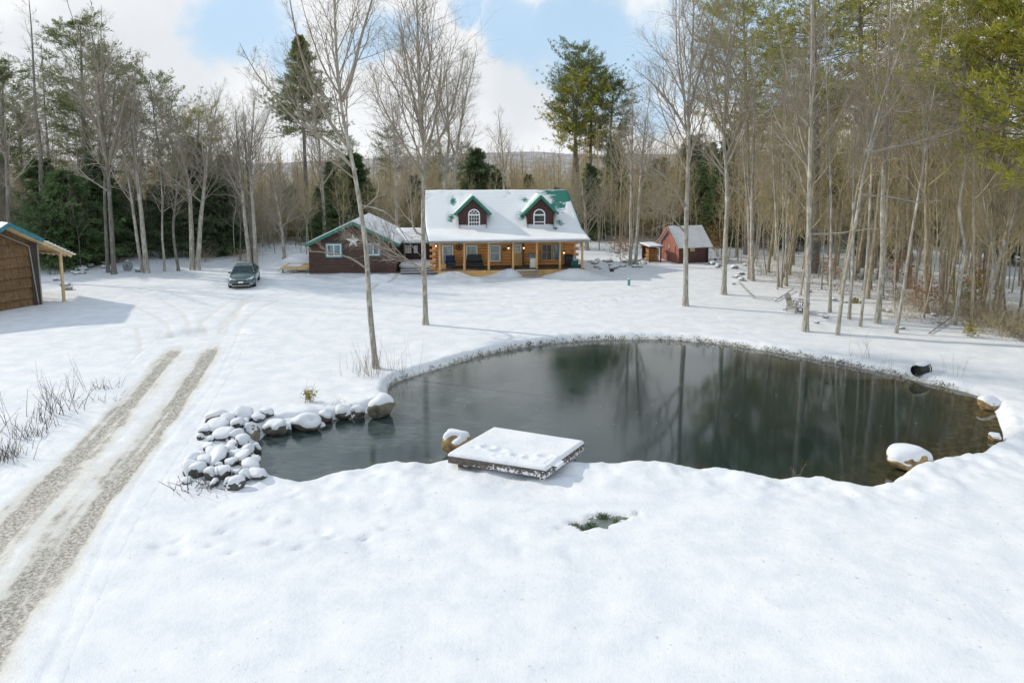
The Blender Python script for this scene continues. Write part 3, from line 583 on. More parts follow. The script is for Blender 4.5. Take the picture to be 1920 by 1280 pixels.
hero('thin bare pole between the millstone tree and the forked pair', [(309, 509), (304, 420), (302, 330), (300, 270)], 4, t0=.4, spread=3., n=(16, 6, 5, 2))
hero('bent slim tree left of the forked pair', [(335, 508), (325, 430), (332, 350), (322, 280), (318, 230)], 4.5, M_BARKD, t0=.35, spread=3.8, n=(18, 6, 5, 2))
hero('tall ragged snag towering behind the barn roof', [(84, 500), (78, 380), (72, 270), (64, 160), (57, 60), (50, -30)], 8, M_BARKD, depth=60, t0=.32, spread=3.6, ang=.95, up=.06, n=(26, 6, 4, 2))
hero('slim dark tree right of the ragged snag behind the barn', [(98, 500), (92, 380), (88, 270), (80, 150), (76, 80)], 5, M_BARKD, depth=64, t0=.4, spread=3.2, n=(20, 6, 4, 2))
hero('leaning bare tree above the barn gable at the left border', [(20, 500), (16, 380), (12, 260), (4, 140), (-8, 30)], 6, M_BARKD, depth=52, t0=.3, spread=4.8, n=(22, 7, 5, 2))
hero('small spreading bare tree beside the wooden side platform', [(536, 496), (530, 440), (522, 390), (515, 345), (512, 310)], 6, t0=.25, spread=4.4, n=(20, 7, 5, 2), ang=.9, up=.05)
hero('bare tree with curved twin crown left behind the log house roof', [(846, 500), (850, 380), (856, 290), (872, 190), (888, 120), (895, 80)], 7, depth=74, t0=.36, spread=4.6, n=(22, 7, 5, 2), forks=2)
hero('bare tree leaning right behind the log house left dormer', [(826, 500), (832, 380), (842, 260), (838, 170), (836, 110)], 7, depth=75, t0=.36, spread=4.6, n=(22, 7, 5, 2), forks=2)
hero('lone thin tree rising above the middle of the log house roof', [(950, 500), (946, 380), (942, 290), (936, 230), (932, 200)], 5, depth=76, t0=.42, spread=3.6, n=(18, 6, 5, 2))
hero('bare tree behind the connecting breezeway roof', [(742, 500), (744, 390), (740, 290), (735, 210), (728, 150)], 6, depth=74, t0=.4, spread=4.4, n=(20, 7, 5, 2))
hero('bare tree with broad crown behind the garage roof', [(610, 500), (606, 400), (600, 300), (590, 230), (585, 190)], 7, depth=73, t0=.36, spread=5., n=(22, 7, 5, 2), forks=2)
hero('upright grey tree left of the open firewood lean-to', [(1182, 497), (1183, 400), (1184, 300), (1186, 210), (1188, 150)], 5.5, t0=.4, spread=4.4, n=(20, 7, 5, 2), forks=1)
hero('slanting grey tree just behind the open firewood lean-to', [(1192, 496), (1197, 410), (1203, 320), (1212, 230), (1222, 170)], 5.5, t0=.4, spread=4.4, n=(20, 7, 5, 2))
hero('low branching bare tree right of the porch corner', [(1102, 498), (1100, 440), (1095, 380), (1090, 330)], 6, depth=69, t0=.15, spread=5, n=(24, 7, 5, 2), ang=.9, up=.07)

# ---- evergreens with a place of their own
def pine_at(label, px, py, top_px, top_py, depth, t0, wpx, rpx, mat=None, kind='pine', name=None, per=8, whorl=.75):
    _seed[0] += 1; x = W(px, py, depth).x; z = gzp(x, depth); w = W(top_px, top_py, depth)
    gt, gc = conifer(_seed[0], w.z - z, rpx * depth / FPX, t0, wpx * depth / FPX, kind, (w.x - x, 0), whorl, per)
    return place(name or ('pine_tree' if kind == 'pine' else 'hemlock_tree'), label, 'tree', (x, depth, z), gt, gc, M_BARKD, mat or (M_PINE if kind != 'hemlock' else M_HEM))
pine_at('tall narrow pine with a bare lower trunk left of the leaning pond tree', 580, 500, 561, 68, 82, .52, 60, 4.5, kind='cone', name='pine_tree', mat=M_PINE, whorl=.62, per=10)
for px, tx, ty, t0, wp, lab in [(1058, 1075, 92, .50, 62, 'tallest pine of the dense cluster behind the log house right end'), (1090, 1098, 120, .48, 58, 'middle pine of the dense cluster behind the log house right end'),
                                (1118, 1140, 150, .46, 48, 'right pine of the dense cluster behind the log house right end'), (1072, 1060, 150, .50, 60, 'left sunlit pine of the dense cluster behind the log house right end')]:
    pine_at(lab, px + 14, 500, tx + 12, ty, 95 + (px % 7), t0, wp * .74, 4.5, M_PINEL if 'left' in lab else None, whorl=.7, per=10)
pine_at('tall pine mixed into the upswept bare tree at the left', 170, 500, 150, 40, 66, .42, 60, 7, whorl=.8)
pine_at('pine with flat wide tiers right of the upswept bare tree', 190, 500, 196, 110, 74, .45, 70, 6)
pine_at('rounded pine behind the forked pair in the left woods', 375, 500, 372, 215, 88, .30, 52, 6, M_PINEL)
pine_at('pine top showing at the left border above the barn', 10, 500, 6, 120, 70, .4, 50, 6)
pine_at('dense dark hemlock standing behind the barn lean-to', 130, 520, 122, 325, 58, .06, 78, 6, M_HEML, kind='hemlock', whorl=.34, per=9)
pine_at('dark hemlock just left of the millstone', 165, 515, 172, 385, 60, .05, 66, 6, kind='hemlock', whorl=.36, per=9)
pine_at('dark drooping hemlock left of the parked car', 400, 505, 392, 335, 66, .05, 55, 6, kind='hemlock', whorl=.38, per=9)
pine_at('dark green hemlock right of the tall millstone tree', 232, 505, 228, 350, 68, .05, 60, 6, kind='hemlock', whorl=.38, per=9)
pine_at('cone shaped hemlock behind the left roof slope of the log house', 900, 500, 893, 282, 84, .15, 46, 5, kind='hemlock', whorl=.4)
pine_at('hemlock between the breezeway and the leaning pond tree', 668, 500, 664, 290, 84, .10, 44, 5, M_HEML, kind='hemlock', whorl=.45)
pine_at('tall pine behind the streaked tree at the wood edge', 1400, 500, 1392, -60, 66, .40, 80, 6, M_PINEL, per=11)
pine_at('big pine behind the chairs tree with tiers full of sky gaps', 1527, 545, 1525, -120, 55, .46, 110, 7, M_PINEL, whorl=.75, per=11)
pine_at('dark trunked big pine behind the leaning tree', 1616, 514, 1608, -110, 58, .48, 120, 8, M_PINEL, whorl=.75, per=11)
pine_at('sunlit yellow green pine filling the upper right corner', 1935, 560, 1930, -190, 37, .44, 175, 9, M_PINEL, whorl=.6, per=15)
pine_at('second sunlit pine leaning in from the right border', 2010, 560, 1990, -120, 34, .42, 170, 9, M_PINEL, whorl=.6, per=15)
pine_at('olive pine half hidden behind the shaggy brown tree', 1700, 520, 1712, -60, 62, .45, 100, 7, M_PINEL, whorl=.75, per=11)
pine_at('dark hemlock deep behind the red shed roof', 1235, 500, 1238, 300, 84, .12, 56, 6, kind='hemlock', whorl=.42)
pine_at('dark hemlock behind the bare tree in front of the red shed', 1290, 500, 1300, 255, 88, .12, 60, 6, kind='hemlock', whorl=.42)

# ---- many look-alike trees of the woods: shared meshes
def var_bare(seed, h, r, **kw):
    rg = random.Random(seed); gt, gc = bare_tree(seed, [(0, 0, -.2), (rg.uniform(-.4, .4), rg.uniform(-.4, .4), h * .35), (rg.uniform(-.8, .8), rg.uniform(-.8, .8), h * .7), (rg.uniform(-1, 1), rg.uniform(-1, 1), h)], r, **kw)
    return gt.mesh('trunk'), gc.mesh('crown')
BV = [var_bare(501 + i, h, r, t0=t, spread=s, n=n, ang=a, up=u) for i, (h, r, t, s, n, a, u) in enumerate([
    (17, .125, .42, 4.2, (18, 6, 5, 1), .6, .14), (15, .10, .38, 3.6, (18, 6, 5, 1), .7, .12), (18, .15, .44, 4.8, (20, 6, 5, 1), .65, .12), (13, .08, .3, 3.2, (18, 6, 5, 1), .75, .10), (16, .12, .28, 4.4, (20, 6, 5, 1), .8, .08), (12, .075, .25, 3.4, (18, 6, 5, 1), .9, .06)])]
PV = [var_bare(601 + i, h, r, t0=.30, spread=1.9, n=(18, 6, 4, 1), ang=.8, up=.12) for i, (h, r) in enumerate([(9, .045), (11, .06), (8, .04), (12, .07)])]
def var_con(seed, *a, **k):
    gt, gc = conifer(seed, *a, **k); return gt.mesh('trunk'), gc.mesh('crown', False)
CV = [var_con(701, 19, .2, .40, 3.4), var_con(702, 17, .18, .35, 3.2), var_con(703, 21, .22, .5, 3.8)]
HV = [var_con(801, 11, .14, .05, 2.9, 'hemlock', whorl=.4), var_con(802, 8, .11, .04, 2.5, 'hemlock', whorl=.38), var_con(803, 13, .16, .08, 3.1, 'hemlock', whorl=.42)]
def mset(variants, mt, mc):
    out = []
    for a, b_ in variants:
        a = a.copy(); b_ = b_.copy(); a.materials.clear(); b_.materials.clear(); a.materials.append(mt); b_.materials.append(mc); out.append((a, b_))
    return out
SETS = {'bare_l': mset(BV, M_BARK, M_TWIG), 'bare_r': mset(BV, M_BARKB, M_TWIGB), 'pole_l': mset(PV, M_BARKD, M_TWIG), 'pole_r': mset(PV, M_BARK, M_TWIGB), 'pine': mset(CV, M_BARKD, M_PINE), 'pine_r': mset(CV, M_BARKD, M_PINEL), 'hem': mset(HV, M_BARKD, M_HEM) + mset(HV, M_BARKD, M_HEML)}
ZL = {'L': 'in the dark woods left of the garage', 'C': 'in the woods behind the log house and garage', 'S': 'in the woods around the red shed', 'R': 'in the sunlit woods right of the streaked tree'}
def zone(px): return 'L' if px < 565 else 'C' if px < 1115 else 'S' if px < 1375 else 'R'
WORDS = {'bare': ('bare_tree', 'bare brushy tree'), 'pole': ('sapling', 'thin bare pole sapling'), 'pine': ('pine_tree', 'dark trunked pine'), 'hem': ('hemlock_tree', 'dark full hemlock')}
_rf = random.Random(77); taken = []
def fill(kind, setname, count, pmin, pmax, d0, d1, smin=.8, smax=1.15, gap=.8, power=1.3):
    k = 0; tries = 0
    while k < count and tries < count * 60:
        tries += 1; px = _rf.uniform(pmin, pmax); Y = wood_front(px) + d0 + (d1 - d0) * _rf.random() ** power; x = (px - 960) / FPX * Y
        if any((x - a) ** 2 + (Y - b) ** 2 < gap * gap for a, b in taken): continue
        if 62 > Y > 42 and -36 < x < -24.5: continue
        taken.append((x, Y)); a, b_ = SETS[setname][_rf.randrange(len(SETS[setname]))]; nm, w = WORDS[kind]; z = zone(px)
        r = thing(nm, w + ' ' + ZL[z], 'sapling' if kind == 'pole' else 'tree', (x, Y, gzp(x, Y)), _rf.uniform(0, 6.28), {'bare': 'bare trees ', 'pole': 'pole saplings ', 'pine': 'pines ', 'hem': 'hemlocks '}[kind] + ZL[z])
        s = _rf.uniform(smin, smax); r.scale = (s * _rf.uniform(.85, 1.15), s, s); r.rotation_euler = (_rf.uniform(-.05, .05), _rf.uniform(-.06, .06), r.rotation_euler[2])
        link('trunk', a, None, r); link('crown', b_, None, r); k += 1
fill('hem', 'hem', 16, -250, 560, 4, 26, .55, .9, 2.0, 1.0); fill('hem', 'hem', 8, 560, 1130, 4, 30, .45, .7, 1.8); fill('hem', 'hem', 11, 1130, 1420, 5, 30, .7, 1.0, 1.8); fill('hem', 'hem', 9, 1420, 2050, 22, 50, .6, .9, 1.8)
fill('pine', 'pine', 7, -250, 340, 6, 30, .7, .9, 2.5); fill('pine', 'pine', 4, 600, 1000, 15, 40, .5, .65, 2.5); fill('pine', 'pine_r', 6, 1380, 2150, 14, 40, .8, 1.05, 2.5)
fill('bare', 'bare_l', 42, -350, 570, 2, 30, .5, .75, 1.0); fill('bare', 'bare_r', 44, 570, 1130, 0, 36, .45, .72, .9); fill('bare', 'bare_r', 44, 1120, 1400, 0, 36, .5, .85, .9); fill('bare', 'bare_r', 118, 1390, 2200, 2, 46, .75, 1.12, .75)
fill('pole', 'pole_l', 50, -250, 570, -1, 14, .7, 1.1, .5); fill('pole', 'pole_r', 30, 570, 1130, -1, 12, .6, .9, .5); fill('pole', 'pole_r', 40, 1120, 1400, -.5, 14, .6, 1.0, .5); fill('pole', 'pole_r', 100, 1390, 2050, -.5, 22, .7, 1.25, .45, 1.0)
# ---- the far woods: one brushy mass of countless distant trees
def lowtree(seed, h):
    rng = np.random.default_rng(seed); P = trunk_line([(0, 0, 0), (rng.uniform(-.3, .3), 0, h * .5), (rng.uniform(-.6, .6), 0, h)], 8); Rr = .11 * (1 - .85 * np.linspace(0, 1, 8)); g = Geo(); g.add(*tubes(P[None], Rr[None], 4))
    A = grow(rng, P[None], Rr[None], 16, 4, .22, .98, lambda l, t: 3.4 * (1.1 - t), .7, .10, .08, .6, .02); g.add(*tubes(*A, 3))
    B = grow(rng, *A, 6, 2, .15, 1, lambda l, t: l * .5, .7, .08, .1, .8, .018); g.add(*tubes(*B, 3)); return np.concatenate(g.V), np.concatenate(g.F[4])
lows = [lowtree(900 + i, h) for i, h in enumerate((11, 12.5, 10, 13))]
rng = np.random.default_rng(42); Vs, Fs, o = [], [], 0
for i in range(1150):
    px = rng.uniform(-400, 2300); Y = max(wood_front(px) + (16 if px < 1380 else 24), 82) + 130 * rng.random() ** 1.5; x = (px - 960) / FPX * Y; V, F = lows[i % 4]; a = rng.uniform(0, 6.28); s = rng.uniform(.75, 1.1) * (1.25 if px > 1380 else 1)
    R2 = np.array([[math.cos(a), -math.sin(a), 0], [math.sin(a), math.cos(a), 0], [0, 0, 1]]); Vs.append((V * s) @ R2.T + np.array([x, Y, -.1])); Fs.append(F + o); o += len(V)
def lowbrush(seed):
    rng = np.random.default_rng(seed); n = 9; P = np.zeros((n, 4, 3)); P[:, 0] = np.stack([rng.normal(0, 1.1, n), rng.normal(0, 1.1, n), np.full(n, -.1)], -1); d = np.stack([rng.normal(0, .3, n), rng.normal(0, .3, n), np.ones(n)], -1)
    for k in range(3): d = d + rng.normal(0, .2, d.shape); P[:, k + 1] = P[:, k] + d / np.linalg.norm(d, axis=1, keepdims=True) * (.7 + .9 * rng.random((n, 1)))
    Rr = .028 * (1 - .7 * np.linspace(0, 1, 4))[None].repeat(n, 0); g = Geo(); g.add(*tubes(P, Rr, 3)); A = grow(rng, P, Rr, 7, 2, .2, 1, lambda l, t: l * .45, .7, .05, .1, .8, .014); g.add(*tubes(*A, 3)); B = grow(rng, *A, 3, 2, .2, 1, lambda l, t: l * .5, .7, .0, .1, .8, .012); g.add(*tubes(*B, 3)); return np.concatenate(g.V), np.concatenate(g.F[4])
brs = [lowbrush(950 + i) for i in range(4)]
for i in range(800):
    px = rng.uniform(-300, 2250); Y = max(wood_front(px) + 9, 70) + 70 * rng.random() ** 1.4; x = (px - 960) / FPX * Y; V, F = brs[i % 4]; a = rng.uniform(0, 6.28); s = rng.uniform(.8, 1.5)
    R2 = np.array([[math.cos(a), -math.sin(a), 0], [math.sin(a), math.cos(a), 0], [0, 0, 1]]); Vs.append((V * s) @ R2.T + np.array([x, Y, -.1])); Fs.append(F + o); o += len(V)
tag(link('far_woods', mesh_np('far_woods', np.concatenate(Vs), np.concatenate(Fs)), M_TWIGB), 'hazy mass of distant bare woods behind the whole yard', 'woods', kind='stuff')
# low brush under the trees
def shrub(seed, n, h, sp, r=.008, lean=.5):
    rng = np.random.default_rng(seed); g = Geo(); P = np.zeros((n, 6, 3)); d = np.stack([rng.normal(0, lean, n), rng.normal(0, lean, n), np.ones(n)], -1); P[:, 0] = np.stack([rng.normal(0, sp, n), rng.normal(0, sp, n), np.full(n, -.05)], -1)
    L_ = h * (.5 + .7 * rng.random((n, 1))) / 5
    for k in range(5):
        d = d + rng.normal(0, .16, d.shape); d /= np.linalg.norm(d, axis=1, keepdims=True); P[:, k + 1] = P[:, k] + d * L_
    Rr = r * (1 - .7 * np.linspace(0, 1, 6))[None].repeat(n, 0); g.add(*tubes(P, Rr, 3)); A = grow(rng, P, Rr, 5, 3, .25, 1, lambda l, t: l * .42, .7, .05, .15, .8, .004); g.add(*tubes(*A, 3))
    B = grow(rng, *A, 3, 2, .2, 1, lambda l, t: l * .5, .7, .0, .15, .8, .0035); g.add(*tubes(*B, 3)); return g
SH = [shrub(1001 + i, (20, 14, 24, 16, 20)[i], (1.7, 2.0, 1.3, 1.6, 1.1)[i], .45, (.009, .012, .008, .011, .008)[i], (.5, .35, .8, .6, .9)[i]).mesh('shrub') for i in range(5)]
for s_, m_ in zip(SH, (M_TWIGB, M_TWIG, M_DRYD, M_TWIGB, M_DRYD)): s_.materials.append(m_)
k = 0
for px0, px1, d0, d1, cnt in ((1690, 1960, -1.8, 3, 38), (1400, 1720, 3, 14, 16), (1120, 1390, 1, 8, 16), (560, 1120, -1, 6, 14), (80, 560, 1, 8, 22)):
    for _ in range(cnt):
        px = _rf.uniform(px0, px1); Y = wood_front(px) + _rf.uniform(d0, d1); x = (px - 960) / FPX * Y; z = zone(px); edge = px0 == 1700
        o_ = link('shrub', SH[_rf.randrange(5)], None); o_.location = (x, Y, gzp(x, Y)); s = _rf.uniform(.5, 1.0) if not edge else _rf.uniform(.6, 1.15); o_.scale = (s * 1.15, s * 1.15, s); o_.rotation_euler = (0, 0, _rf.uniform(0, 6.28))
        if edge: tag(o_, 'tangled bare twig shrub in the brush at the right wood edge', 'shrub', 'shrubs of the brush at the right wood edge')
        else: tag(o_, 'low bare twig shrub growing ' + ZL[z], 'shrub', 'low shrubs ' + ZL[z])
def leafy(seed, h, n, mat, name, label, px, py, sp=.5, depth=None, leaf=.09):
    rng = np.random.default_rng(seed); g = shrub(seed, 9, h, .08, .012, .25); r = Gp(px, py); t_ = thing(name, label, 'plant', r); link('stems', g.mesh('stems'), M_DRY, t_)
    C = rng.normal(0, 1, (n, 3)) * np.array([sp * .6, sp * .6, h * .22]) + np.array([0, 0, h * .55]); C[:, 2] = np.maximum(C[:, 2], .05); V, F = needles(rng, C, rng.normal(0, 1, (n, 3)), 3, leaf * 1.5, leaf * .5, .8, -.3); link('leaves', mesh_np('leaves', V, F, False), mat, t_)
leafy(1101, 2.3, 170, M_ORANGE, 'beech_sapling', 'young beech with pale brown leaves by the slim crooked tree', 1728, 585, .8); leafy(1102, 3.0, 240, M_ORANGE, 'beech_sapling', 'young beech with rust orange leaves in the right hand brush', 1830, 575, .9)
leafy(1103, 2.2, 90, M_ORANGE, 'beech_sapling', 'young beech with sparse orange leaves behind the leaning tree', 1555, 535, .9); leafy(1104, 3.2, 150, M_ORANGE, 'beech_sapling', 'young beech with tan leaves behind the rusty footed tree', 1680, 545, 1.1)
leafy(1105, 2.6, 160, M_ORANGE, 'beech_sapling', 'young beech with rusty leaves left of the firewood lean-to', 1166, 492, 1.0); leafy(1106, 2.2, 240, M_PINEL, 'young_hemlock', 'small green evergreen beside the rust orange beech', 1812, 585, .8)
leafy(1107, 3.2, 200, M_ORANGE, 'beech_sapling', 'tan leaved beech right behind the red shed', 1345, 480, 1.3)
leafy(1108, .55, 30, M_YELLOW, 'leafy_plant', 'small yellow green plant poking out of the snow above the stones', 580, 752, .16, leaf=.07); leafy(1109, .7, 60, M_YELLOW, 'leafy_plant', 'yellow green plant at the foot of the right hand brush', 1818, 632, .35, leaf=.07)
leafy(1110, .35, 60, M_YELLOW, 'leafy_plant', 'low yellow green tuft left of the rusty footed tree', 1603, 568, .25, leaf=.07)

# ================================================================== buildings
def proj(v):
    c = math.cos(PITCH); s = math.sin(PITCH); y = v[1]; z = v[2] - CAM_H; f = y * c - z * s; u = y * s + z * c
    return 960 + FPX * v[0] / f, PCY - FPX * u / f
class Frame:
    """building frame: origin on the ground, yaw; H(px, py, v) reads off local (u, z) on the plane at depth v"""
    def __init__(s, o, yaw): s.o = o; s.y = yaw; s.c = math.cos(yaw); s.s = math.sin(yaw)
    def world(s, u, v, z=0): return Vector((s.o.x + u * s.c - v * s.s, s.o.y + u * s.s + v * s.c, s.o.z + z))
    def u(s, px, v): k = (px - 960) / FPX; k2 = k * 1.0; return (k2 * (s.o.y + v * s.c) - s.o.x + v * s.s) / (s.c - k2 * s.s)
    def H(s, px, py, v):
        # pixel ray against the plane v = const
        d = pix_dir(px, py); n = Vector((-s.s, s.c, 0)); t = (v + n.dot(Vector((s.o.x, s.o.y, 0)))) / n.dot(d); p = Vector((0, 0, CAM_H)) + d * t
        return (p.x - s.o.x) * s.c + (p.y - s.o.y) * s.s, p.z - s.o.z
def multi(name, parts, parent, bevel=0.):
    vs, fs, mi = [], [], []
    for k, (mb, mat) in enumerate(parts):
        o = len(vs); vs += mb.v; fs += [[i + o for i in f] for f in mb.f]; mi += [k] * len(mb.f)
    me = bpy.data.meshes.new(name); me.from_pydata(vs, [], fs); me.update()
    for mb, mat in parts: me.materials.append(mat)
    me.polygons.foreach_set('material_index', mi); bm = bmesh.new(); bm.from_mesh(me); bmesh.ops.recalc_face_normals(bm, faces=bm.faces); bm.to_mesh(me); bm.free()
    return link(name, me, None, parent)
def wood(name, lo, hi, sc=(.6, 6, 6), rough=.75):
    m, t, b = new_mat(name); co = nd(t, 'ShaderNodeTexCoord').outputs['Object']; g = tnoise(t, 3, 5, .65, vec=co, sc=sc); p = tnoise(t, .8, 3, .5, vec=co)
    col = mixc(t, ramp(t, g, .3, .7), lo, hi); col = mixc(t, ramp(t, p, .35, .7, 0, .45), col, tuple(c * .6 for c in lo)); t.links.new(col, b.inputs['Base Color']); b.inputs['Roughness'].default_value = rough
    bump(t, b, g, .3, .01); return m
M_LOG = wood('orange_logs', (.62, .27, .08), (.84, .45, .17)); M_POST = wood('peeled_posts', (.56, .32, .12), (.75, .48, .22), (6, 6, .6)); M_LOGEND = simple('pale_log_ends', (.72, .60, .42), .8)
M_DECK = wood('dark_deck_boards', (.10, .075, .055), (.2, .15, .11)); M_SKIRT = wood('golden_boards', (.58, .34, .12), (.76, .48, .19))
M_BRN = wood('brown_stained_siding', (.055, .030, .024), (.105, .056, .042)); M_BRNV = wood('brown_stained_boards', (.05, .026, .022), (.10, .05, .04), (6, 6, .6)); M_GREY = wood('weathered_grey_boards', (.22, .21, .19), (.40, .38, .35))
M_GREEN = simple('green_metal_trim', (.02, .17, .115), .45, var=.15); M_WHITE = simple('white_vinyl', (.80, .81, .80), .5, var=.04); M_TEALT = simple('teal_trim', (.10, .25, .27), .5, var=.15)
M_TAN = wood('tan_rafters', (.50, .36, .19), (.70, .54, .32)); M_BLACK = simple('black_iron', (.012, .012, .013), .45, var=.2); M_STONE = simple('grey_stone', (.26, .255, .24), .9, var=.35, scale=4, bumpd=.02)
M_CONC = simple('concrete_base', (.33, .32, .30), .9)
def glass_mat(name, a, b_, rough=.06):
    m, t, b = new_mat(name); n = tnoise(t, 1.1, 4, .6, sc=(2.5, 2.5, .8)); t.links.new(mixc(t, ramp(t, n, .35, .65), a, b_), b.inputs['Base Color']); b.inputs['Roughness'].default_value = rough; b.inputs['IOR'].default_value = 1.5; return m
M_GLASS = glass_mat('dark_window_glass', (.006, .010, .009), (.04, .05, .045)); M_BLIND = glass_mat('window_glass_over_blinds', (.22, .28, .27), (.42, .48, .46), .12); M_GLASSB = glass_mat('blue_grey_window_glass', (.06, .11, .13), (.22, .32, .36), .05)
def lamp_mat(name, col, st):
    m, t, b = new_mat(name); b.inputs['Base Color'].default_value = (*col, 1); b.inputs['Emission Color'].default_value = (*col, 1); b.inputs['Emission Strength'].default_value = st; return m
M_BULB = lamp_mat('lit_bulb', (1, .72, .38), 5)
def roof_mat(name, green, rows=True):
    m, t, b = new_mat(name); co = nd(t, 'ShaderNodeTexCoord').outputs['Object']; n = tnoise(t, 2.2, 6, .7, vec=co); n2 = tnoise(t, 1.3, 5, .7, vec=co, sc=(1.2, 9, 9))
    ab = attr(t, 'bare'); k = mth(t, 'ADD', mth(t, 'MULTIPLY', ab, .80), mth(t, 'MULTIPLY', ramp(t, ab, 0, .35), mth(t, 'MULTIPLY', mth(t, 'SUBTRACT', mth(t, 'ADD', mth(t, 'MULTIPLY', n, .4), mth(t, 'MULTIPLY', n2, .6)), .5), 3.2)))
    w = nd(t, 'ShaderNodeTexWave'); w.wave_type = 'BANDS'; w.bands_direction = 'Z'; w.inputs['Scale'].default_value = 2.6; w.inputs['Distortion'].default_value = .6; t.links.new(co, w.inputs[0])
    base = mixc(t, ramp(t, tnoise(t, 9, 4, vec=co), .3, .7), tuple(c * .75 for c in green), tuple(c * 1.25 for c in green))
    sn = mixc(t, mth(t, 'MULTIPLY', ramp(t, w.outputs['Fac'], .0, .4, .42, 0) if rows else 0.0, attr(t, 'thin')), SNOW, (.50, .55, .56))
    t.links.new(mixc(t, ramp(t, k, .46, .60), sn, base), b.inputs['Base Color']); b.inputs['Roughness'].default_value = .6; bump(t, b, mth(t, 'ADD', n, mth(t, 'MULTIPLY', w.outputs['Fac'], .3)), .4, .04); return m
M_ROOF = roof_mat('snowy_green_shingles', (.012, .155, .115)); M_ROOF2 = roof_mat('thin_snow_on_green_metal', (.20, .42, .31), False)
def strip_roof(name, rows, nu, mat, parent, th, bare=None, thin=None, sub_=10, lump=0.):
    """rows: list of (v, z, uL, uR); builds a closed snow/roof sheet of thickness th"""
    V = []; rr = []
    for (a, b_) in zip(rows[:-1], rows[1:]):
        for q in range(sub_): rr.append([a[i] + (b_[i] - a[i]) * q / sub_ for i in range(4)])
    rr.append(list(rows[-1])); nr = len(rr); us = np.linspace(0, 1, nu + 1)
    A = np.array(rr); U = A[:, 2:3] + (A[:, 3:4] - A[:, 2:3]) * us[None]; Vv = np.broadcast_to(A[:, 0:1], U.shape); Z = np.broadcast_to(A[:, 1:2], U.shape)
    ba = np.zeros(U.shape) if bare is None else bare(U, Vv, Z); tn = np.ones(U.shape) if thin is None else thin(U, Vv, Z)
    ed = np.minimum(np.minimum(us, 1 - us)[None] * (A[:, 3:4] - A[:, 2:3]), .12) / .12
    top = Z + th * (1 - .75 * np.clip(ba * 1.6, 0, 1)) * (.35 + .65 * ed) + lump * (fbm(U * 1.3, Vv * 1.3, 12, 3) - .45)
    n = U.size; VV = np.concatenate([np.stack([U, Vv, top], -1).reshape(-1, 3), np.stack([U, Vv, Z - .01], -1).reshape(-1, 3)]); ix = np.arange(n).reshape(U.shape)
    Qt = np.stack([ix[:-1, :-1], ix[:-1, 1:], ix[1:, 1:], ix[1:, :-1]], -1).reshape(-1, 4); bd = np.concatenate([ix[0, :], ix[1:, -1], ix[-1, -2::-1], ix[-2:0:-1, 0]]); b2 = np.roll(bd, -1)
    Qs = np.stack([bd, bd + n, b2 + n, b2], -1); me = mesh_np(name, VV, [np.concatenate([Qt, Qs])])
    for nm, ar in (('bare', ba), ('thin', tn)):
        a_ = me.attributes.new(nm, 'FLOAT', 'POINT'); a_.data.foreach_set('value', np.tile(np.asarray(ar, np.float32).ravel(), 2))
    return link(name, me, mat, parent)
def slab(name, pts, u0, u1, th, mat, parent):
    """profile polyline pts [(v,z,uL,uR)] as a roof board of thickness th below it"""
    mb = MB(); k = len(pts); vs = []
    for (v, z, a, b_) in pts: vs += [(a, v, z), (b_, v, z), (a, v, z - th), (b_, v, z - th)]
    fs = []
    for i in range(k - 1):
        p = 4 * i; q = p + 4; fs += [(p, p + 1, q + 1, q), (p + 3, p + 2, q + 2, q + 3), (p, q, q + 2, p + 2), (p + 1, p + 3, q + 3, q + 1)]
    fs += [(0, 2, 3, 1), (4 * k - 4, 4 * k - 3, 4 * k - 1, 4 * k - 2)]; mb.add(vs, fs); return mb.build(name, mat, parent)
def window(parent, u0, u1, z0, z1, v, fr=.07, mat=None, gmat=None, cols=1, rows_=2, mull=.035, name='window', label=None, trim=None):
    f = MB(); d0, d1 = v - .06, v + .03
    f.box(u0, u0 + fr, d0, d1, z0, z1); f.box(u1 - fr, u1, d0, d1, z0, z1); f.box(u0 + fr, u1 - fr, d0, d1, z0, z0 + fr); f.box(u0 + fr, u1 - fr, d0, d1, z1 - fr, z1)
    iu0, iu1, iz0, iz1 = u0 + fr, u1 - fr, z0 + fr, z1 - fr
    for i in range(1, rows_): z = iz0 + (iz1 - iz0) * i / rows_; f.box(iu0, iu1, d0 + .012, d1, z - mull / 2, z + mull / 2)
    for i in range(1, cols): u = iu0 + (iu1 - iu0) * i / cols; f.box(u - mull / 2, u + mull / 2, d0 + .015, d1 - .002, iz0, iz1)
    w = f.build(name, mat or M_WHITE, parent, .006)
    if label: w['label'] = label
    MB().box(iu0, iu1, v - .02, v + .02, iz0, iz1).build('pane', gmat or M_BLIND, w)
    if trim:
        t_ = MB(); a = .10; t_.box(u0 - a, u0 - .002, v - .04, v + .02, z0 - a, z1 + a); t_.box(u1 + .002, u1 + a, v - .04, v + .02, z0 - a, z1 + a); t_.box(u0, u1, v - .04, v + .02, z0 - a, z0 - .002); t_.box(u0, u1, v - .04, v + .02, z1 + .002, z1 + a); t_.build('trim', trim, w)
    return w
def log_courses(mb, a, b_, n, z0, dz, r, axis='u', v=0., side=-1):
    """half round logs along u at depth v (bulging towards -v) or along v at u"""
    for i in range(n):
        zc = z0 + dz * (i + .5); poly = []
        for q in range(9):
            an = math.pi * q / 8; s_ = math.sin(an) * r * .55; c_ = math.cos(an) * dz * .5
            poly.append((a, v + side * s_, zc + c_) if axis == 'u' else (v + side * s_, a, zc + c_))
        dv = (b_ - a); mb.prism(poly, (0, 0, 0), (dv, 0, 0) if axis == 'u' else (0, dv, 0))

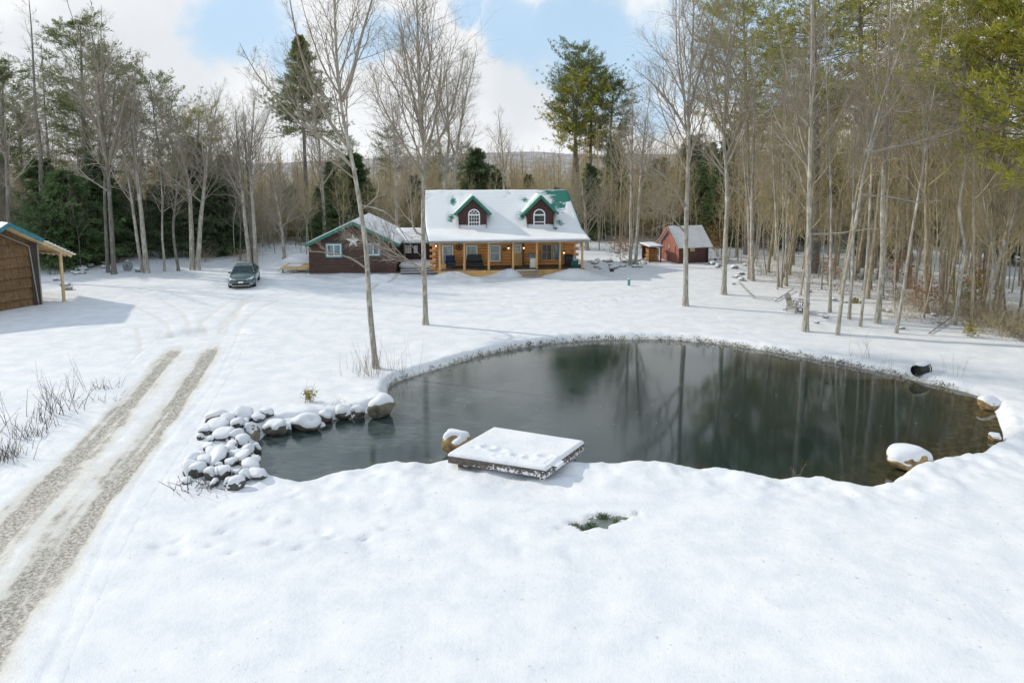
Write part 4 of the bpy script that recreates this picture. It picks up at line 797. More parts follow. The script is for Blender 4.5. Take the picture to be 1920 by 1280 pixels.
# ------------------------------------------------------------------ the log house
o = G(957, 519); o.z = 0; HF = Frame(o, R(6)); house = thing('log_house', 'orange log house with snowy green roof, two brown dormers and a long open porch', 'house', o, R(6)); H = HF.H
dL, dzt = H(822, 506, 0); dR, _ = H(1096, 506, 0); DT = .56
VW_ = 2.35; wL, _ = H(813, 480, VW_); wR, _ = H(1078, 480, VW_); eL, eZ = H(804, 453, -.45); eR, _ = H(1107, 453, -.45); EZ = eZ
kZ = H(960, 430, VW_)[1]; RV = VW_ + 3.75; rZ = H(960, 358, RV)[1]; rL = H(787, 358, RV)[0] + .25; rR = H(1063, 358, RV)[0] - .0; kL = H(799, 430, VW_)[0]; kR = H(1090, 430, VW_)[0]
bm_ = MB(); bm_.box(dL, dR, 0, VW_ + .1, DT - .06, DT); bm_.build('porch_deck', M_DECK, house)
sk = MB(); 
for i in range(3): sk.box(dL - .02, dR + .02, -.05, 0 - .003, DT - .02 - .2 * (i + 1) + .01, DT - .02 - .2 * i)
sk.box(dR + .003, dR + .05, 0, VW_, 0.0, DT - .02); sk.box(dL - .05, dL - .003, 0, VW_, 0, DT - .02); sk.build('porch_skirt', M_SKIRT, house)
WT = kZ - .12; nlog = 13; dzl = (WT - .3) / nlog; BV_ = RV + 3.75
fw = MB(); fw.box(wL, wR, VW_ + .02, VW_ + .2, .1, WT); log_courses(fw, wL, wR, nlog, .3, dzl, .2, 'u', VW_ + .03); fw.build('front_wall', M_LOG, house)
sw = MB(); 
for u_, s_ in ((wL, -1), (wR, 1)): log_courses(sw, VW_ + .2, BV_, nlog, .3, dzl, .2, 'v', u_, s_); sw.box(min(u_, u_ - s_ * .18), max(u_, u_ - s_ * .18), VW_ + .21, BV_ - .01, .1, WT)
sw.box(wL, wR, BV_ - .2, BV_, .1, WT); sw.build('side_wall', M_LOG, house)
gb = MB()
for u_ in (wL + .02, wR - .14): gb.prism([(u_, VW_ + .25, WT), (u_, BV_ - .1, WT), (u_, RV, rZ - .2)], (0, 0, 0), (.12, 0, 0))
gb.build('gable_wall', M_BRN, house)
fo = MB().box(wL + .05, wR - .05, VW_ + .05, BV_ - .05, -.3, .12).build('foundation', M_CONC, house)
for u_, s_ in ((wL, -1), (wR, 1)):
    a = MB(); e = MB()
    for i in range(nlog):
        zc = .3 + dzl * (i + .5)
        if i % 2 == 0: a.cyl((u_ + s_ * .0, VW_ + .1, zc), (u_ + s_ * .30, VW_ + .1, zc), dzl * .48, n=10, cap=False); e.cyl((u_ + s_ * .30, VW_ + .1, zc), (u_ + s_ * .312, VW_ + .1, zc), dzl * .48, n=10)
        else: a.cyl((u_ - s_ * .08, VW_ + .05, zc), (u_ - s_ * .08, VW_ - .28, zc), dzl * .48, n=10, cap=False); e.cyl((u_ - s_ * .08, VW_ - .28, zc), (u_ - s_ * .08, VW_ - .292, zc), dzl * .48, n=10)
    multi('log_ends', [(a, M_LOG), (e, M_LOGEND)], house)
for px in (823.5, 870, 916, 962, 1007, 1051, 1093):
    u_ = HF.u(px, .1); p = MB(); p.cyl((u_, .12, DT), (u_, .12, EZ - .1), .095, .085, 12); p.build('post', M_POST, house, smooth=False)
MB().box(dL - .1, dR + .1, .03, .21, EZ - .10, EZ + .08).build('porch_beam', M_POST, house)
prof = [(-.45, EZ, eL, eR), (VW_, kZ, kL, kR), (RV, rZ, rL, rR), (BV_ + .4, WT, rL, rR)]
slab('roof', prof, 0, 0, .14, M_GREEN, house)
fa = MB(); fa.box(eL, eR, -.475, -.452, EZ - .17, EZ + .015); fa.build('fascia', M_GREY, house)
def bare_f(U, Vv, Z):
    out = np.zeros(U.shape)
    for i in range(U.shape[0]):
        for j in range(U.shape[1]):
            x, y = proj(HF.world(U[i, j], Vv[i, j], Z[i, j] + .05)); b_ = 0.
            def el(cx, cy, rx, ry): return max(0., 1.25 - math.hypot((x - cx) / rx, (y - cy) / ry))
            b_ = max(el(1054, 366, 30, 22) * 1.3, el(1051, 382, 20, 18), el(1034, 361, 26, 10), el(849, 377, 9, 12), el(984, 375, 11, 8) * .9, el(846, 408, 9, 12), el(978, 406, 10, 12), el(1038, 384, 20, 15) * .78, el(1050, 418, 20, 9) * .62, el(955, 362, 6, 3) * .8, el(948, 370, 5, 2) * .8, el(868, 366, 6, 3) * .7, el(832, 362, 7, 2) * .7, el(1042, 428, 8, 4) * .8, el(890, 455, 22, 2.2) * .9, el(1080, 400, 3, 22) * .0)
            if x > 1062 and 378 < y < 400: b_ *= .2
            out[i, j] = b_
    return out
strip_roof('roof_snow', [(-.47, EZ + .012, eL, eR), (VW_, kZ + .012, kL, kR), (RV, rZ + .012, rL, rR)], 150, M_ROOF, house, .09, bare_f, lambda U, V_, Z: sst(VW_ - .2, VW_ + .5, V_), 26, .05)
strip_roof('roof_snow', [(RV + .01, rZ + .012, rL, rR), (BV_ + .42, WT + .012, rL, rR)], 30, M_SNOW, house, .09)
for k_, e in ((2, 1), (3, -1)):
    for a, b_ in zip(prof[:2], prof[1:3]):
        p0 = Vector((a[k_], a[0], a[1])); p1 = Vector((b_[k_], b_[0], b_[1])); MB().bar(p0 + Vector((-.03 * e, 0, -.10)), p1 + Vector((-.03 * e, 0, -.10)), .05, .22).build('rake_trim', M_GREEN, house)
pass
def dormer(cpx, wl, wr, pk, tipl, tipr, eavey, basey, grid):
    v = VW_ + .35; u0 = H(wl, basey, v)[0]; u1 = H(wr, basey, v)[0]; z0 = H(cpx, basey, v)[1] - .05; uc, zp = H(cpx, pk, v); tl, zt = H(tipl, eavey, v - .25); tr, _ = H(tipr, eavey, v - .25); ze = zt + .12
    sl = (rZ - kZ) / (RV - VW_); back = lambda z: VW_ + (z - kZ) / sl
    zw = ze + .05; poly = [(u0, v, z0), (u1, v, z0), (u1, v, zw), (uc, v, zp - .22), (u0, v, zw)]
    d = MB(); d.add(poly, [(0, 1, 2, 3, 4)]); 
    for u_ in (u0, u1): d.add([(u_, v, z0), (u_, v, zw), (u_, back(zw) + .1, zw), (u_, back(z0) , z0)], [(0, 1, 2, 3)])
    n = 9
    for i in range(1, n): uu = u0 + (u1 - u0) * i / n; d.box(uu - .012, uu + .012, v - .012, v - .001, z0, min(zw + (zp - .25 - zw) * (1 - abs(uu - uc) / ((u1 - u0) / 2)), zp - .3))
    dm = d.build('dormer', M_BRNV, house); f = v - .28; hw = (tr - tl) / 2
    for s_, e in ((-1, tl), (1, tr)):
        r_ = MB(); a = (uc, f, zp); b_ = (e, f, ze - .08); bk0 = back(zp) + .15; bk1 = back(ze) + .25
        r_.add([(uc, f, zp), (e, f, ze - .10), (e, bk1, ze - .10), (uc, bk0, zp), (uc, f, zp - .10), (e, f, ze - .20), (e, bk1, ze - .20), (uc, bk0, zp - .10)], [(0, 1, 2, 3), (7, 6, 5, 4), (0, 4, 5, 1), (1, 5, 6, 2), (2, 6, 7, 3)]); r_.build('roof', M_GREEN, dm)
        rows = [((f + .04 if i == 0 else 0), 0) for i in range(1)]
        # thin snow on the dormer roof slope
        g = 14; VS = []; 
        for i in range(g + 1):
            for j in range(g + 1):
                t_ = i / g; q = j / g; x_ = uc + (e - uc) * t_; z_ = zp + (ze - .10 - zp) * t_ + .015; y0 = f + .03; y1 = bk0 + (bk1 - bk0) * t_; VS.append((x_, y0 + (y1 - y0) * q, z_ + .025 * min(q * 2.5, 1)))
        ii = np.arange((g + 1) ** 2).reshape(g + 1, g + 1); me = mesh_np('roof_snow', VS, np.stack([ii[:-1, :-1], ii[:-1, 1:], ii[1:, 1:], ii[1:, :-1]], -1).reshape(-1, 4))
        bb = np.clip(1.15 - np.tile(np.linspace(0, 1, g + 1), g + 1) * 1.0, 0, 1) * (1 if s_ < 0 else .6)
        for nm, ar in (('bare', bb), ('thin', bb * 0)): at = me.attributes.new(nm, 'FLOAT', 'POINT'); at.data.foreach_set('value', ar.astype(np.float32))
        link('roof_snow', me, M_ROOF2, dm)
        t2 = MB(); t2.bar((uc, f - .025, zp - .08), (e, f - .025, ze - .16), .045, .22); t2.build('fascia', M_GREEN, dm)
    # arched window
    wv = v - .04; a0 = H(cpx - 11.4 - .6, 0, v)[0]; a1 = H(cpx + 11.0, 0, v)[0]; um = (a0 + a1) / 2; rw = (a1 - a0) / 2; zb = z0 + .08; zs = H(cpx, 403, v)[1]
    fr = MB(); gl = MB(); t_ = .09; an = [math.pi * i / 16 for i in range(17)]; 
    def ring(r0, r1, y0, y1, mb, cz=zs, A=an):
        for p, q in zip(A[:-1], A[1:]):
            pts = [(um + r0 * math.cos(p), 0, cz + r0 * math.sin(p)), (um + r1 * math.cos(p), 0, cz + r1 * math.sin(p)), (um + r1 * math.cos(q), 0, cz + r1 * math.sin(q)), (um + r0 * math.cos(q), 0, cz + r0 * math.sin(q))]; mb.prism(pts, (0, y0, 0), (0, y1, 0))
    ring(rw - t_, rw, wv - .04, wv + .03, fr); fr.box(a0, a0 + t_, wv - .04, wv + .03, zb, zs); fr.box(a1 - t_, a1, wv - .04, wv + .03, zb, zs); fr.box(a0 + t_, a1 - t_, wv - .04, wv + .03, zb, zb + t_ * 1.2); fr.box(a0 + t_, a1 - t_, wv - .035, wv + .03, zs - .05, zs + .06); zm = (zb + zs) / 2; fr.box(a0 + t_, a1 - t_, wv - .03, wv + .03, zm - .035, zm + .035)
    if grid:
        for i in (1, 2, 3): uu = a0 + t_ + (2 * rw - 2 * t_) * i / 4; fr.box(uu - .014, uu + .014, wv - .028, wv + .02, zb + t_, zs - .05)
        for zc in (zb + t_ + (zm - zb - t_) / 2, zm + (zs - zm) / 2): fr.box(a0 + t_, a1 - t_, wv - .026, wv + .02, zc - .014, zc + .014)
        ring(rw * .42, rw * .48, wv - .028, wv + .02, fr)
        for q in (.25, .5, .75): fr.bar((um + rw * .46 * math.cos(math.pi * q), wv, zs + rw * .46 * math.sin(math.pi * q)), (um + (rw - t_) * math.cos(math.pi * q), wv, zs + (rw - t_) * math.sin(math.pi * q)), .05, .03)
    gl.add([(a0 + .02, wv, zb + .02), (a1 - .02, wv, zb + .02)] + [(um + (rw - .02) * math.cos(p), wv, zs + (rw - .02) * math.sin(p)) for p in an], [list(range(19))])
    tr_ = MB(); 
    for s_ in (a0 - .17, a1 + .03): tr_.box(s_, s_ + .14, v - .03, v - .004, zb - .02, zs + .02)
    multi('window', [(fr, M_WHITE), (gl, M_GLASS), (tr_, M_BRN)], dm)['label'] = 'arched window with white grid bars' if grid else 'arched window without grid bars'
dormer(886.5, 860, 912, 367, 852, 921, 402, 431, True); dormer(1013.5, 988, 1037, 366, 981, 1047, 401, 430, False)
for x0, x1, y0, y1 in ((829, 850, 460, 493), (874, 895.5, 460, 490), (917.5, 938.5, 459, 490)):
    u0, z1 = H(x0, y0, VW_ - .1); u1, z0 = H(x1, y1, VW_ - .1); window(house, u0, u1, z0, z1, VW_ - .09, .09, None, M_BLIND, 1, 2)
for x0, x1 in ((1015, 1035), (1036, 1056)):
    u0, z1 = H(x0, 457.5, VW_ - .1); u1, z0 = H(x1, 488, VW_ - .1); window(house, u0, u1 - .02, z0, z1, VW_ - .09, .07, M_TAN, M_GLASSB if x0 > 1030 else M_GLASS, 2 if x0 < 1030 else 1, 2 if x0 < 1030 else 1)
u0, z1 = H(962, 456, VW_ - .1); u1, _ = H(979, 456, VW_ - .1); d = MB().box(u0, u1, VW_ - .13, VW_ - .08, DT, z1); dr = d.build('door', M_SKIRT, house)
window(dr, u0 + .12, u1 - .1, DT + 1.05, z1 - .12, VW_ - .15, .06, M_WHITE, M_BLIND, name='door_window'); MB().box(u1 + .01, u1 + .16, VW_ - .15, VW_ - .08, DT, z1 + .1).box(u0 - .16, u0 - .01, VW_ - .15, VW_ - .08, DT, z1 + .1).build('door_frame', M_DECK, dr); MB().ball((u1 - .1, VW_ - .17, DT + 1), .045).build('handle', M_BLACK, dr)
for px, py in ((817.5, 461), (953.5, 465), (982, 465), (1057.5, 474)):
    u_, z_ = H(px, py, VW_ - .2); l = MB().box(u_ - .05, u_ + .05, VW_ - .16, VW_ - .06, z_ - .02, z_ + .18).cyl((u_, VW_ - .2, z_ + .06), (u_, VW_ - .2, z_ + .18), .09, .05, 10).build('wall_lamp', M_BLACK, house); MB().ball((u_, VW_ - .2, z_), .055).build('bulb', M_BULB, l)
# porch steps in front
st = MB(); su0 = H(964, 515, -.5)[0]; su1 = H(1013, 515, -.5)[0]; 
stp = thing('porch_steps', 'short flight of wooden steps with trodden snow below the porch', 'steps', HF.world(0, 0, 0), R(6))
for i in range(3):
    zt = DT - .02 - .17 * (i + 0); y1 = -.06 - .32 * i; MB().box(su0 + .05 * i, su1 + .08 * i, y1 - .36, y1, zt - .05, zt).build('tread', M_TAN, stp); MB().box(su0 + .05 * i + .02, su1 + .08 * i - .02, y1 - .03 - .3, y1 - .30, zt - .17, zt - .052).build('riser', M_GREY, stp)
sn = MB().box(su0 + .15, su1 - .35, -.36, -.10, DT - .018, DT + .02); sn.build('snow_patch', M_SNOW, stp, .02)
# ---- things on the porch
def hp(px, v): return HF.world(HF.u(px, v), v, DT)
M_NAVY = simple('navy_cushion', (.018, .035, .075), .85); M_DKMET = simple('dark_painted_steel', (.015, .018, .022), .5)
def armchair(name, label, px, v, w, cush):
    r = thing(name, label, 'chair' if w < 1 else 'bench', hp(px, v), R(6)); h = w / 2
    MB().box(-h, h, -.32, .30, .30, .44).build('seat', cush, r, .04); MB().box(-h + .03, h - .03, .22, .36, .40, .98).build('backrest', cush, r, .05)
    for s_ in (-1, 1): MB().box(s_ * h - .05, s_ * h + .05, -.34, .32, .50, .58).box(s_ * h - .04, s_ * h + .04, -.33, -.26, .0, .5).box(s_ * h - .04, s_ * h + .04, .24, .31, 0, .5).build('armrest', M_DKMET, r, .01)
    MB().box(-h, h, -.3, -.26, .12, .30).build('front_rail', M_DKMET, r)
armchair('armchair', 'dark armchair with a navy blue cushion at the left end of the porch', 843, 1.3, .78, M_NAVY); armchair('garden_bench', 'black two seat garden bench under the middle porch window', 889, 1.45, 1.25, M_DKMET)
r = thing('grill', 'white cabinet barbecue grill with dark lid beside the front door', 'grill', hp(1000, 1.0), R(6)); MB().box(-.27, .27, -.25, .25, .02, .78).build('cabinet', M_WHITE, r, .015); MB().box(-.62, .62, -.26, .26, .80, .86).build('side_shelf', M_GREY, r, .01); MB().prism([(-.38, -.27, .87), (-.38, .27, .87), (-.38, .22, 1.10), (-.38, .05, 1.18), (-.38, -.2, 1.08)], (0, 0, 0), (.76, 0, 0)).build('lid', M_GREY, r, .02); MB().bar((-.3, -.32, 1.0), (.3, -.32, 1.0), .03).build('handle', M_BLACK, r)
r = thing('star_wreath', 'dark round metal wreath around a star on the log wall', 'wreath', HF.world(*[H(861, 463.5, VW_ - .12)[0], VW_ - .12, H(861, 463.5, VW_ - .12)[1]]), R(6))
def star(mb, R1, R2, d, n=5):
    c = Vector((0, -d, 0)); P = [Vector(((R1 if i % 2 == 0 else R2) * math.sin(math.pi * i / n), 0, (R1 if i % 2 == 0 else R2) * math.cos(math.pi * i / n))) for i in range(2 * n)]
    return mb.add([c] + P + [Vector((0, d * .2, 0))], [(0, 1 + i, 1 + (i + 1) % (2 * n)) for i in range(2 * n)] + [(2 * n + 1, 1 + (i + 1) % (2 * n), 1 + i) for i in range(2 * n)])
rg_ = MB(); 
for i in range(20): a, b_ = (2 * math.pi * i / 20, 2 * math.pi * (i + 1) / 20); rg_.bar((.25 * math.cos(a), 0, .25 * math.sin(a)), (.25 * math.cos(b_), 0, .25 * math.sin(b_)), .07, .05, (0, 1, 0))
M_RUST = simple('dark_rust_metal', (.05, .018, .014), .6); rg_.build('ring', M_RUST, r); star(MB(), .21, .085, .05).build('star', M_RUST, r)
u_, z_ = H(946, 467, VW_ - .12); o_ = MB().box(-.17, .17, -.02, .02, -.13, .13).build('house_sign', M_DECK, None, .01); o_.location = HF.world(u_, VW_ - .12, z_); o_.rotation_euler = (0, 0, R(6)); tag(o_, 'small dark plaque on the log wall left of the door lamp', 'sign')
M_BINB = simple('black_plastic', (.012, .012, .013), .5); M_BING = simple('green_plastic', (.02, .14, .12), .5); M_PALE = simple('pale_plastic', (.62, .64, .66), .5)
r = thing('trash_bin', 'black wheeled bin at the right end of the porch', 'bin', hp(1067, 1.5), R(6)); MB().prism([(-.26, -.28, 0), (.26, -.28, 0), (.30, -.32, .85), (-.30, -.32, .85)], (0, 0, 0), (0, .56, 0)).build('body', M_BINB, r, .02); MB().box(-.32, .32, -.36, .30, .86, .93).build('lid', M_BINB, r, .02)
for s_ in (-.25, .25): MB().cyl((s_ - .03, .30, .10), (s_ + .03, .30, .10), .10).build('wheel', M_BINB, r)
r = thing('storage_tub', 'green plastic tub holding pale bottles by the right porch post', 'tub', hp(1077.5, 1.2), R(6)); MB().prism([(-.26, -.2, 0), (.26, -.2, 0), (.32, -.24, .42), (-.32, -.24, .42)], (0, 0, 0), (0, .42, 0)).build('tub', M_BING, r, .03); MB().box(-.34, .34, -.27, .23, .42, .46).build('rim', M_BING, r, .01)
for i in range(5):
    o_ = MB().cyl((0, 0, 0), (0, 0, .30), .055).cyl((0, 0, .30), (0, 0, .42), .05, .022).build('bottle', M_PALE, None); p = hp(1074 + i * 1.7, 1.3 + .08 * (i % 2)); o_.location = (p.x, p.y, DT + .46); tag(o_, 'pale plastic bottle standing on the green tub on the porch', 'bottle', 'bottles on the green tub')
r = thing('folded_tarp', 'dark green folded tarp lying on the porch floor by the corner post', 'tarp', hp(1086, .9), R(6)); MB().box(-.42, .3, -.2, .2, 0, .12).box(-.3, .25, -.16, .18, .121, .20).build('folds', M_BING, r, .04)
r = thing('plastic_crate', 'pale wooden crate beside the navy armchair', 'crate', hp(830, 1.1), R(6)); MB().box(-.2, .2, -.2, .2, 0, .04).box(-.2, -.17, -.2, .2, .041, .4).box(.17, .2, -.2, .2, .041, .4).box(-.169, .169, -.2, -.17, .041, .4).box(-.169, .169, .17, .2, .041, .4).build('slats', M_SKIRT, r)

# ------------------------------------------------------------------ garage with star
o = G(661, 515); GF = Frame(o, R(3)); ga = thing('garage', 'low brown board garage with two windows and a snow edged gable roof', 'garage', (o.x, o.y, 0), R(3)); H = GF.H
g0 = H(580, 500, 0)[0]; g1 = H(742.5, 500, 0)[0]; uc, zp = H(661, 416, -.4); e0, ze = H(572, 458, -.4); e1, ze1 = H(749, 459, -.4); ze = (ze + ze1) / 2; GD = 7.5; zw = ze + (zp - ze) * ((g0 - e0) / (uc - e0)) - .1
wl = MB(); n = 17; ztop = zp - .3; dz = ztop / n
for i in range(n):
    za, zb = .15 + (ztop - .15) * i / n, .15 + (ztop - .15) * (i + 1) / n - .012
    def half(z): return 1. if z <= zw else max(0., (zp - .22 - z) / (zp - .22 - zw))
    ha, hb = half(za), half(zb); cA = (g0 + g1) / 2
    P = [(cA + (g0 - cA) * ha, 0, za), (cA + (g1 - cA) * ha, 0, za), (cA + (g1 - cA) * hb, 0, zb), (cA + (g0 - cA) * hb, 0, zb)]
    wl.add([(P[0][0], -.05, za), (P[1][0], -.05, za), (P[2][0], -.018, zb), (P[3][0], -.018, zb)] + [(p[0], .05, p[2]) for p in P], [(0, 1, 2, 3), (4, 7, 6, 5), (0, 4, 5, 1), (3, 2, 6, 7), (0, 3, 7, 4), (1, 5, 6, 2)])
wl.build('front_wall', M_BRN, ga)
sd2 = MB().box(g0, g0 + .12, .051, GD, .1, zw).box(g1 - .12, g1, .051, GD, .1, zw).box(g0 + .121, g1 - .121, GD - .12, GD, .1, zw); sd2.prism([(g0, GD - .1, zw), (g1, GD - .1, zw), ((g0 + g1) / 2, GD - .1, zp - .25)], (0, 0, 0), (0, .1, 0)); sd2.build('side_wall', M_BRN, ga)
MB().box(g0 + .03, g1 - .03, 0, GD - .05, -.3, .15).build('foundation', M_CONC, ga)
for e in (e0, e1):
    r_ = MB(); r_.add([(uc, -.45, zp), (e, -.45, ze), (e, GD + .4, ze), (uc, GD + .4, zp), (uc, -.45, zp - .14), (e, -.45, ze - .14), (e, GD + .4, ze - .14), (uc, GD + .4, zp - .14)], [(0, 1, 2, 3), (7, 6, 5, 4), (0, 4, 5, 1), (1, 5, 6, 2), (2, 6, 7, 3)]); r_.build('roof', M_GREEN, ga)
    MB().bar((uc, -.475, zp - .09), (e, -.475, ze - .09), .05, .24).build('fascia', M_GREEN, ga)
    mb = MB(); k = 16; vs = []
    for i in range(k + 1):
        for j in range(k + 1):
            t_, q = i / k, j / k; vs.append((uc + (e - uc) * t_ * 1.005, -.46 + (GD + .9) * q, zp + (ze - zp) * t_ + .01 + .10 * min(1, 8 * (1.02 - t_)) + .02 * math.sin(7 * t_ + 5 * q)))
    nv = len(vs); fs = [(i * (k + 1) + j, (i + 1) * (k + 1) + j, (i + 1) * (k + 1) + j + 1, i * (k + 1) + j + 1) for i in range(k) for j in range(k)]
    low = [(v[0], v[1], zp + (ze - zp) * min(1, abs(v[0] - uc) / abs(e - uc)) + .004) for v in vs]; bd = [i * (k + 1) for i in range(k + 1)] + [k * (k + 1) + j for j in range(1, k + 1)]
    fs += [(a, b_, b_ + nv, a + nv) for a, b_ in zip(bd[:-1], bd[1:])]; mb.add(vs + low, fs); mb.build('roof_snow', M_SNOW, ga, smooth=True)
for x0, x1, y0, y1 in ((612.5, 640, 458, 480.5), (688, 711.5, 457, 478)):
    u0, z1 = H(x0, y0, -.05); u1, z0 = H(x1, y1, -.05); window(ga, u0, u1, z0, z1, -.075, .07, M_WHITE, M_GLASSB, 2, 1, .06, trim=M_TEALT)
u_, z_ = H(662, 452, -.1); o_ = star(MB(), .58, .235, .12).build('star_ornament', simple('pale_barn_star', (.80, .77, .73), .6), None); o_.location = GF.world(u_, -.1, z_); o_.rotation_euler = (0, 0, R(3)); tag(o_, 'big pale five pointed barn star on the brown garage gable', 'star')
# connecting breezeway
bf = thing('breezeway', 'dark recessed breezeway with snowy roof joining garage and log house', 'building', (o.x, o.y, 0), R(3)); bv = 3.0; b0 = g1 + .02; b1 = H(812, 480, bv)[0]; bz = H(780, 456, bv - .3)[1]; brz = H(770, 431, bv + 2.4)[1]
mw = MB().box(b0, b1, bv, bv + .1, .1, bz); nb_ = 14
for i in range(nb_): uu = b0 + (b1 - b0) * i / nb_; mw.box(uu, uu + .14, bv - .02, bv - .001, .1, bz - .02)
mw.build('wall', simple('dark_stained_boards', (.045, .03, .035), .8), bf); slab('roof', [(bv - .35, bz + .05, b0 - .6, b1 + .6), (bv + 2.6, brz, b0 - .6, b1 + .6)], 0, 0, .1, M_GREEN, bf); strip_roof('roof_snow', [(bv - .37, bz + .062, b0 - .6, b1 + .6), (bv + 2.6, brz + .012, b0 - .6, b1 + .6)], 20, M_SNOW, bf, .16, None, None, 8, .03)
for x0, x1 in ((760, 771), (776, 783)):
    u0, z1 = H(x0, 460, bv); u1, z0 = H(x1, 474, bv); window(bf, u0, u1, z0, z1, bv - .03, .05, M_WHITE, M_BLIND, 2, 2)
MB().box(b0 + .35, b0 + .47, bv - .35, bv - .23, .5, bz + .02).build('post', M_GREY, bf)
ed = thing('entry_deck', 'snow covered grey wooden landing with three steps before the breezeway', 'deck', (o.x, o.y, 0), R(3)); k0 = H(748, 505, .9)[0]; k1 = H(824, 505, .9)[0]
MB().box(k0, k1, 1.0, bv - .03, .42, .5).build('platform', M_GREY, ed)
for i in range(3): MB().box(k0 + .15, k1 + .02, .98 - .3 * (i + 1), .975 - .3 * i, .42 - .15 * i - .06, .42 - .15 * i).build('tread', M_GREY, ed); MB().box(k0 + .2, k1 - .02, .93 - .3 * i, .968 - .3 * i, .2 - .12 * i, .355 - .15 * i).build('riser', M_DECK, ed); MB().box(k0 + .2, k1 - .1, .70 - .3 * i, .965 - .3 * i, .423 - .15 * i, .455 - .15 * i).build('snow_strip', M_SNOW, ed, .01)
strip_roof('snow_blanket', [(.98, .502, k0, k1), (bv - .05, .502, k0, k1)], 24, M_SNOW, ed, .28, None, None, 10, .12)
# side platform and the heap of snow
o2 = G(551, 513); pf = thing('side_platform', 'small raised platform of new yellow boards left of the garage', 'platform', (o2.x, o2.y, 0), R(3)); PF = Frame(o2, R(3)); a0 = PF.H(528, 505, 0)[0]; a1 = PF.H(579.5, 505, 0)[0]
MB().box(a0, a1, 0, 2.2, .50, .56).build('deck', M_SKIRT, pf); MB().box(a0, a1, -.05, -.003, .34, .55).build('rim_board', M_TAN, pf); MB().box(a0 + .3, a0 + 1.5, .1, 1.5, .562, .60).build('snow_patch', M_SNOW, pf, .02)
for u_ in (a0 + .08, (a0 + a1) / 2, a1 - .08): MB().box(u_ - .06, u_ + .06, .04, .16, -.1, .5).build('post', M_GREY, pf)
MB().bar((a0 - .25, -.2, .3), (a0 + .35, .1, .62), .14, .12).build('loose_plank', M_TAN, pf)
o3 = G(545, 503); n_ = 40; rr = np.linspace(0, 1, 14); aa = np.linspace(0, 2 * math.pi, n_, endpoint=False); RR, AA = np.meshgrid(rr, aa, indexing='ij'); px_ = RR * 2.3 * np.cos(AA); py_ = RR * 1.5 * np.sin(AA)
pz = 1.35 * (1 - RR) ** 1.0 * (1 - .25 * np.exp(-RR * 6)) - .08 + .22 * (fbm(px_ * 1.6 + 9, py_ * 1.6, 3, 3) - .45); ii = np.arange(RR.size).reshape(RR.shape); Qn = np.stack([ii[:-1], np.roll(ii, -1, 1)[:-1], np.roll(ii, -1, 1)[1:], ii[1:]], -1).reshape(-1, 4)
o_ = link('snow_pile', mesh_np('snow_pile', np.stack([px_, py_, pz], -1).reshape(-1, 3), Qn), M_SNOW); o_.location = (o3.x, o3.y + 2.2, 0); tag(o_, 'peaked heap of shovelled snow behind the side platform', 'snow pile')

# ------------------------------------------------------------------ red shed and its firewood lean-to
M_RED = wood('red_stained_boards', (.29, .115, .085), (.40, .17, .125), (6, 6, .6)); M_REDD = wood('shade_toned_red_boards', (.085, .04, .034), (.14, .068, .058), (6, 6, .6)); M_TIN = M_SNOW  # darker copy paints shade onto the shed's long side; the lean-to shares it
o = G(1272.5, 494); SF = Frame(o, R(15)); shd = thing('red_shed', 'small red board shed with double doors and a pale metal roof', 'shed', (o.x, o.y, 0), R(15)); H = SF.H
SL = H(1327, 490, 0)[0]; SWd = 3.4; zE = H(1285, 459, 0)[1]; zP = zE + 1.45
bx = MB().box(.0, SL, 0, .08, .0, zE)
for i in range(14): uu = SL * i / 14; bx.box(uu + .01, uu + SL / 14 - .015, -.02, -.001, .0, zE - .01)
bx.box(.081, SL, SWd - .08, SWd, 0, zE).box(SL - .08, SL, .081, SWd - .081, 0, zE).build('side_wall', M_REDD, shd)
gw = MB()
gw.add([(0, 0, 0), (0, SWd, 0), (0, SWd, zE), (0, SWd / 2, zP), (0, 0, zE), (.08, 0, 0), (.08, SWd, 0), (.08, SWd, zE), (.08, SWd / 2, zP), (.08, 0, zE)], [(0, 1, 2, 3, 4), (9, 8, 7, 6, 5)]); gw.add([(SL, 0.02, zE), (SL, SWd - .02, zE), (SL, SWd / 2, zP - .02)], [(0, 1, 2)])
for i in range(17):
    v0 = SWd * i / 17; h_ = zE + (zP - zE) * (1 - abs(v0 + .1 - SWd / 2) / (SWd / 2)) - .12; gw.box(-.02, -.001, v0 + .01, v0 + SWd / 17 - .015, 0, h_)
gw.build('gable_wall', M_RED, shd)
for i, (v0, v1) in enumerate(((.62, 1.68), (1.71, 2.77))):
    d = MB().box(-.06, -.022, v0, v1, .08, 1.75).build('door', M_RED, shd); m_ = MB(); m_.box(-.085, -.062, v0, v0 + .1, .08, 1.75).box(-.085, -.062, v1 - .1, v1, .08, 1.75).box(-.085, -.062, v0 + .101, v1 - .101, .08, .2).box(-.085, -.062, v0 + .101, v1 - .101, .85, .95).box(-.085, -.062, v0 + .101, v1 - .101, 1.64, 1.75); m_.build('door_frame', M_RED, d)
MB().box(-.12, -.087, 1.60, 1.66, 1.2, 1.5).build('handle', M_WHITE, shd)
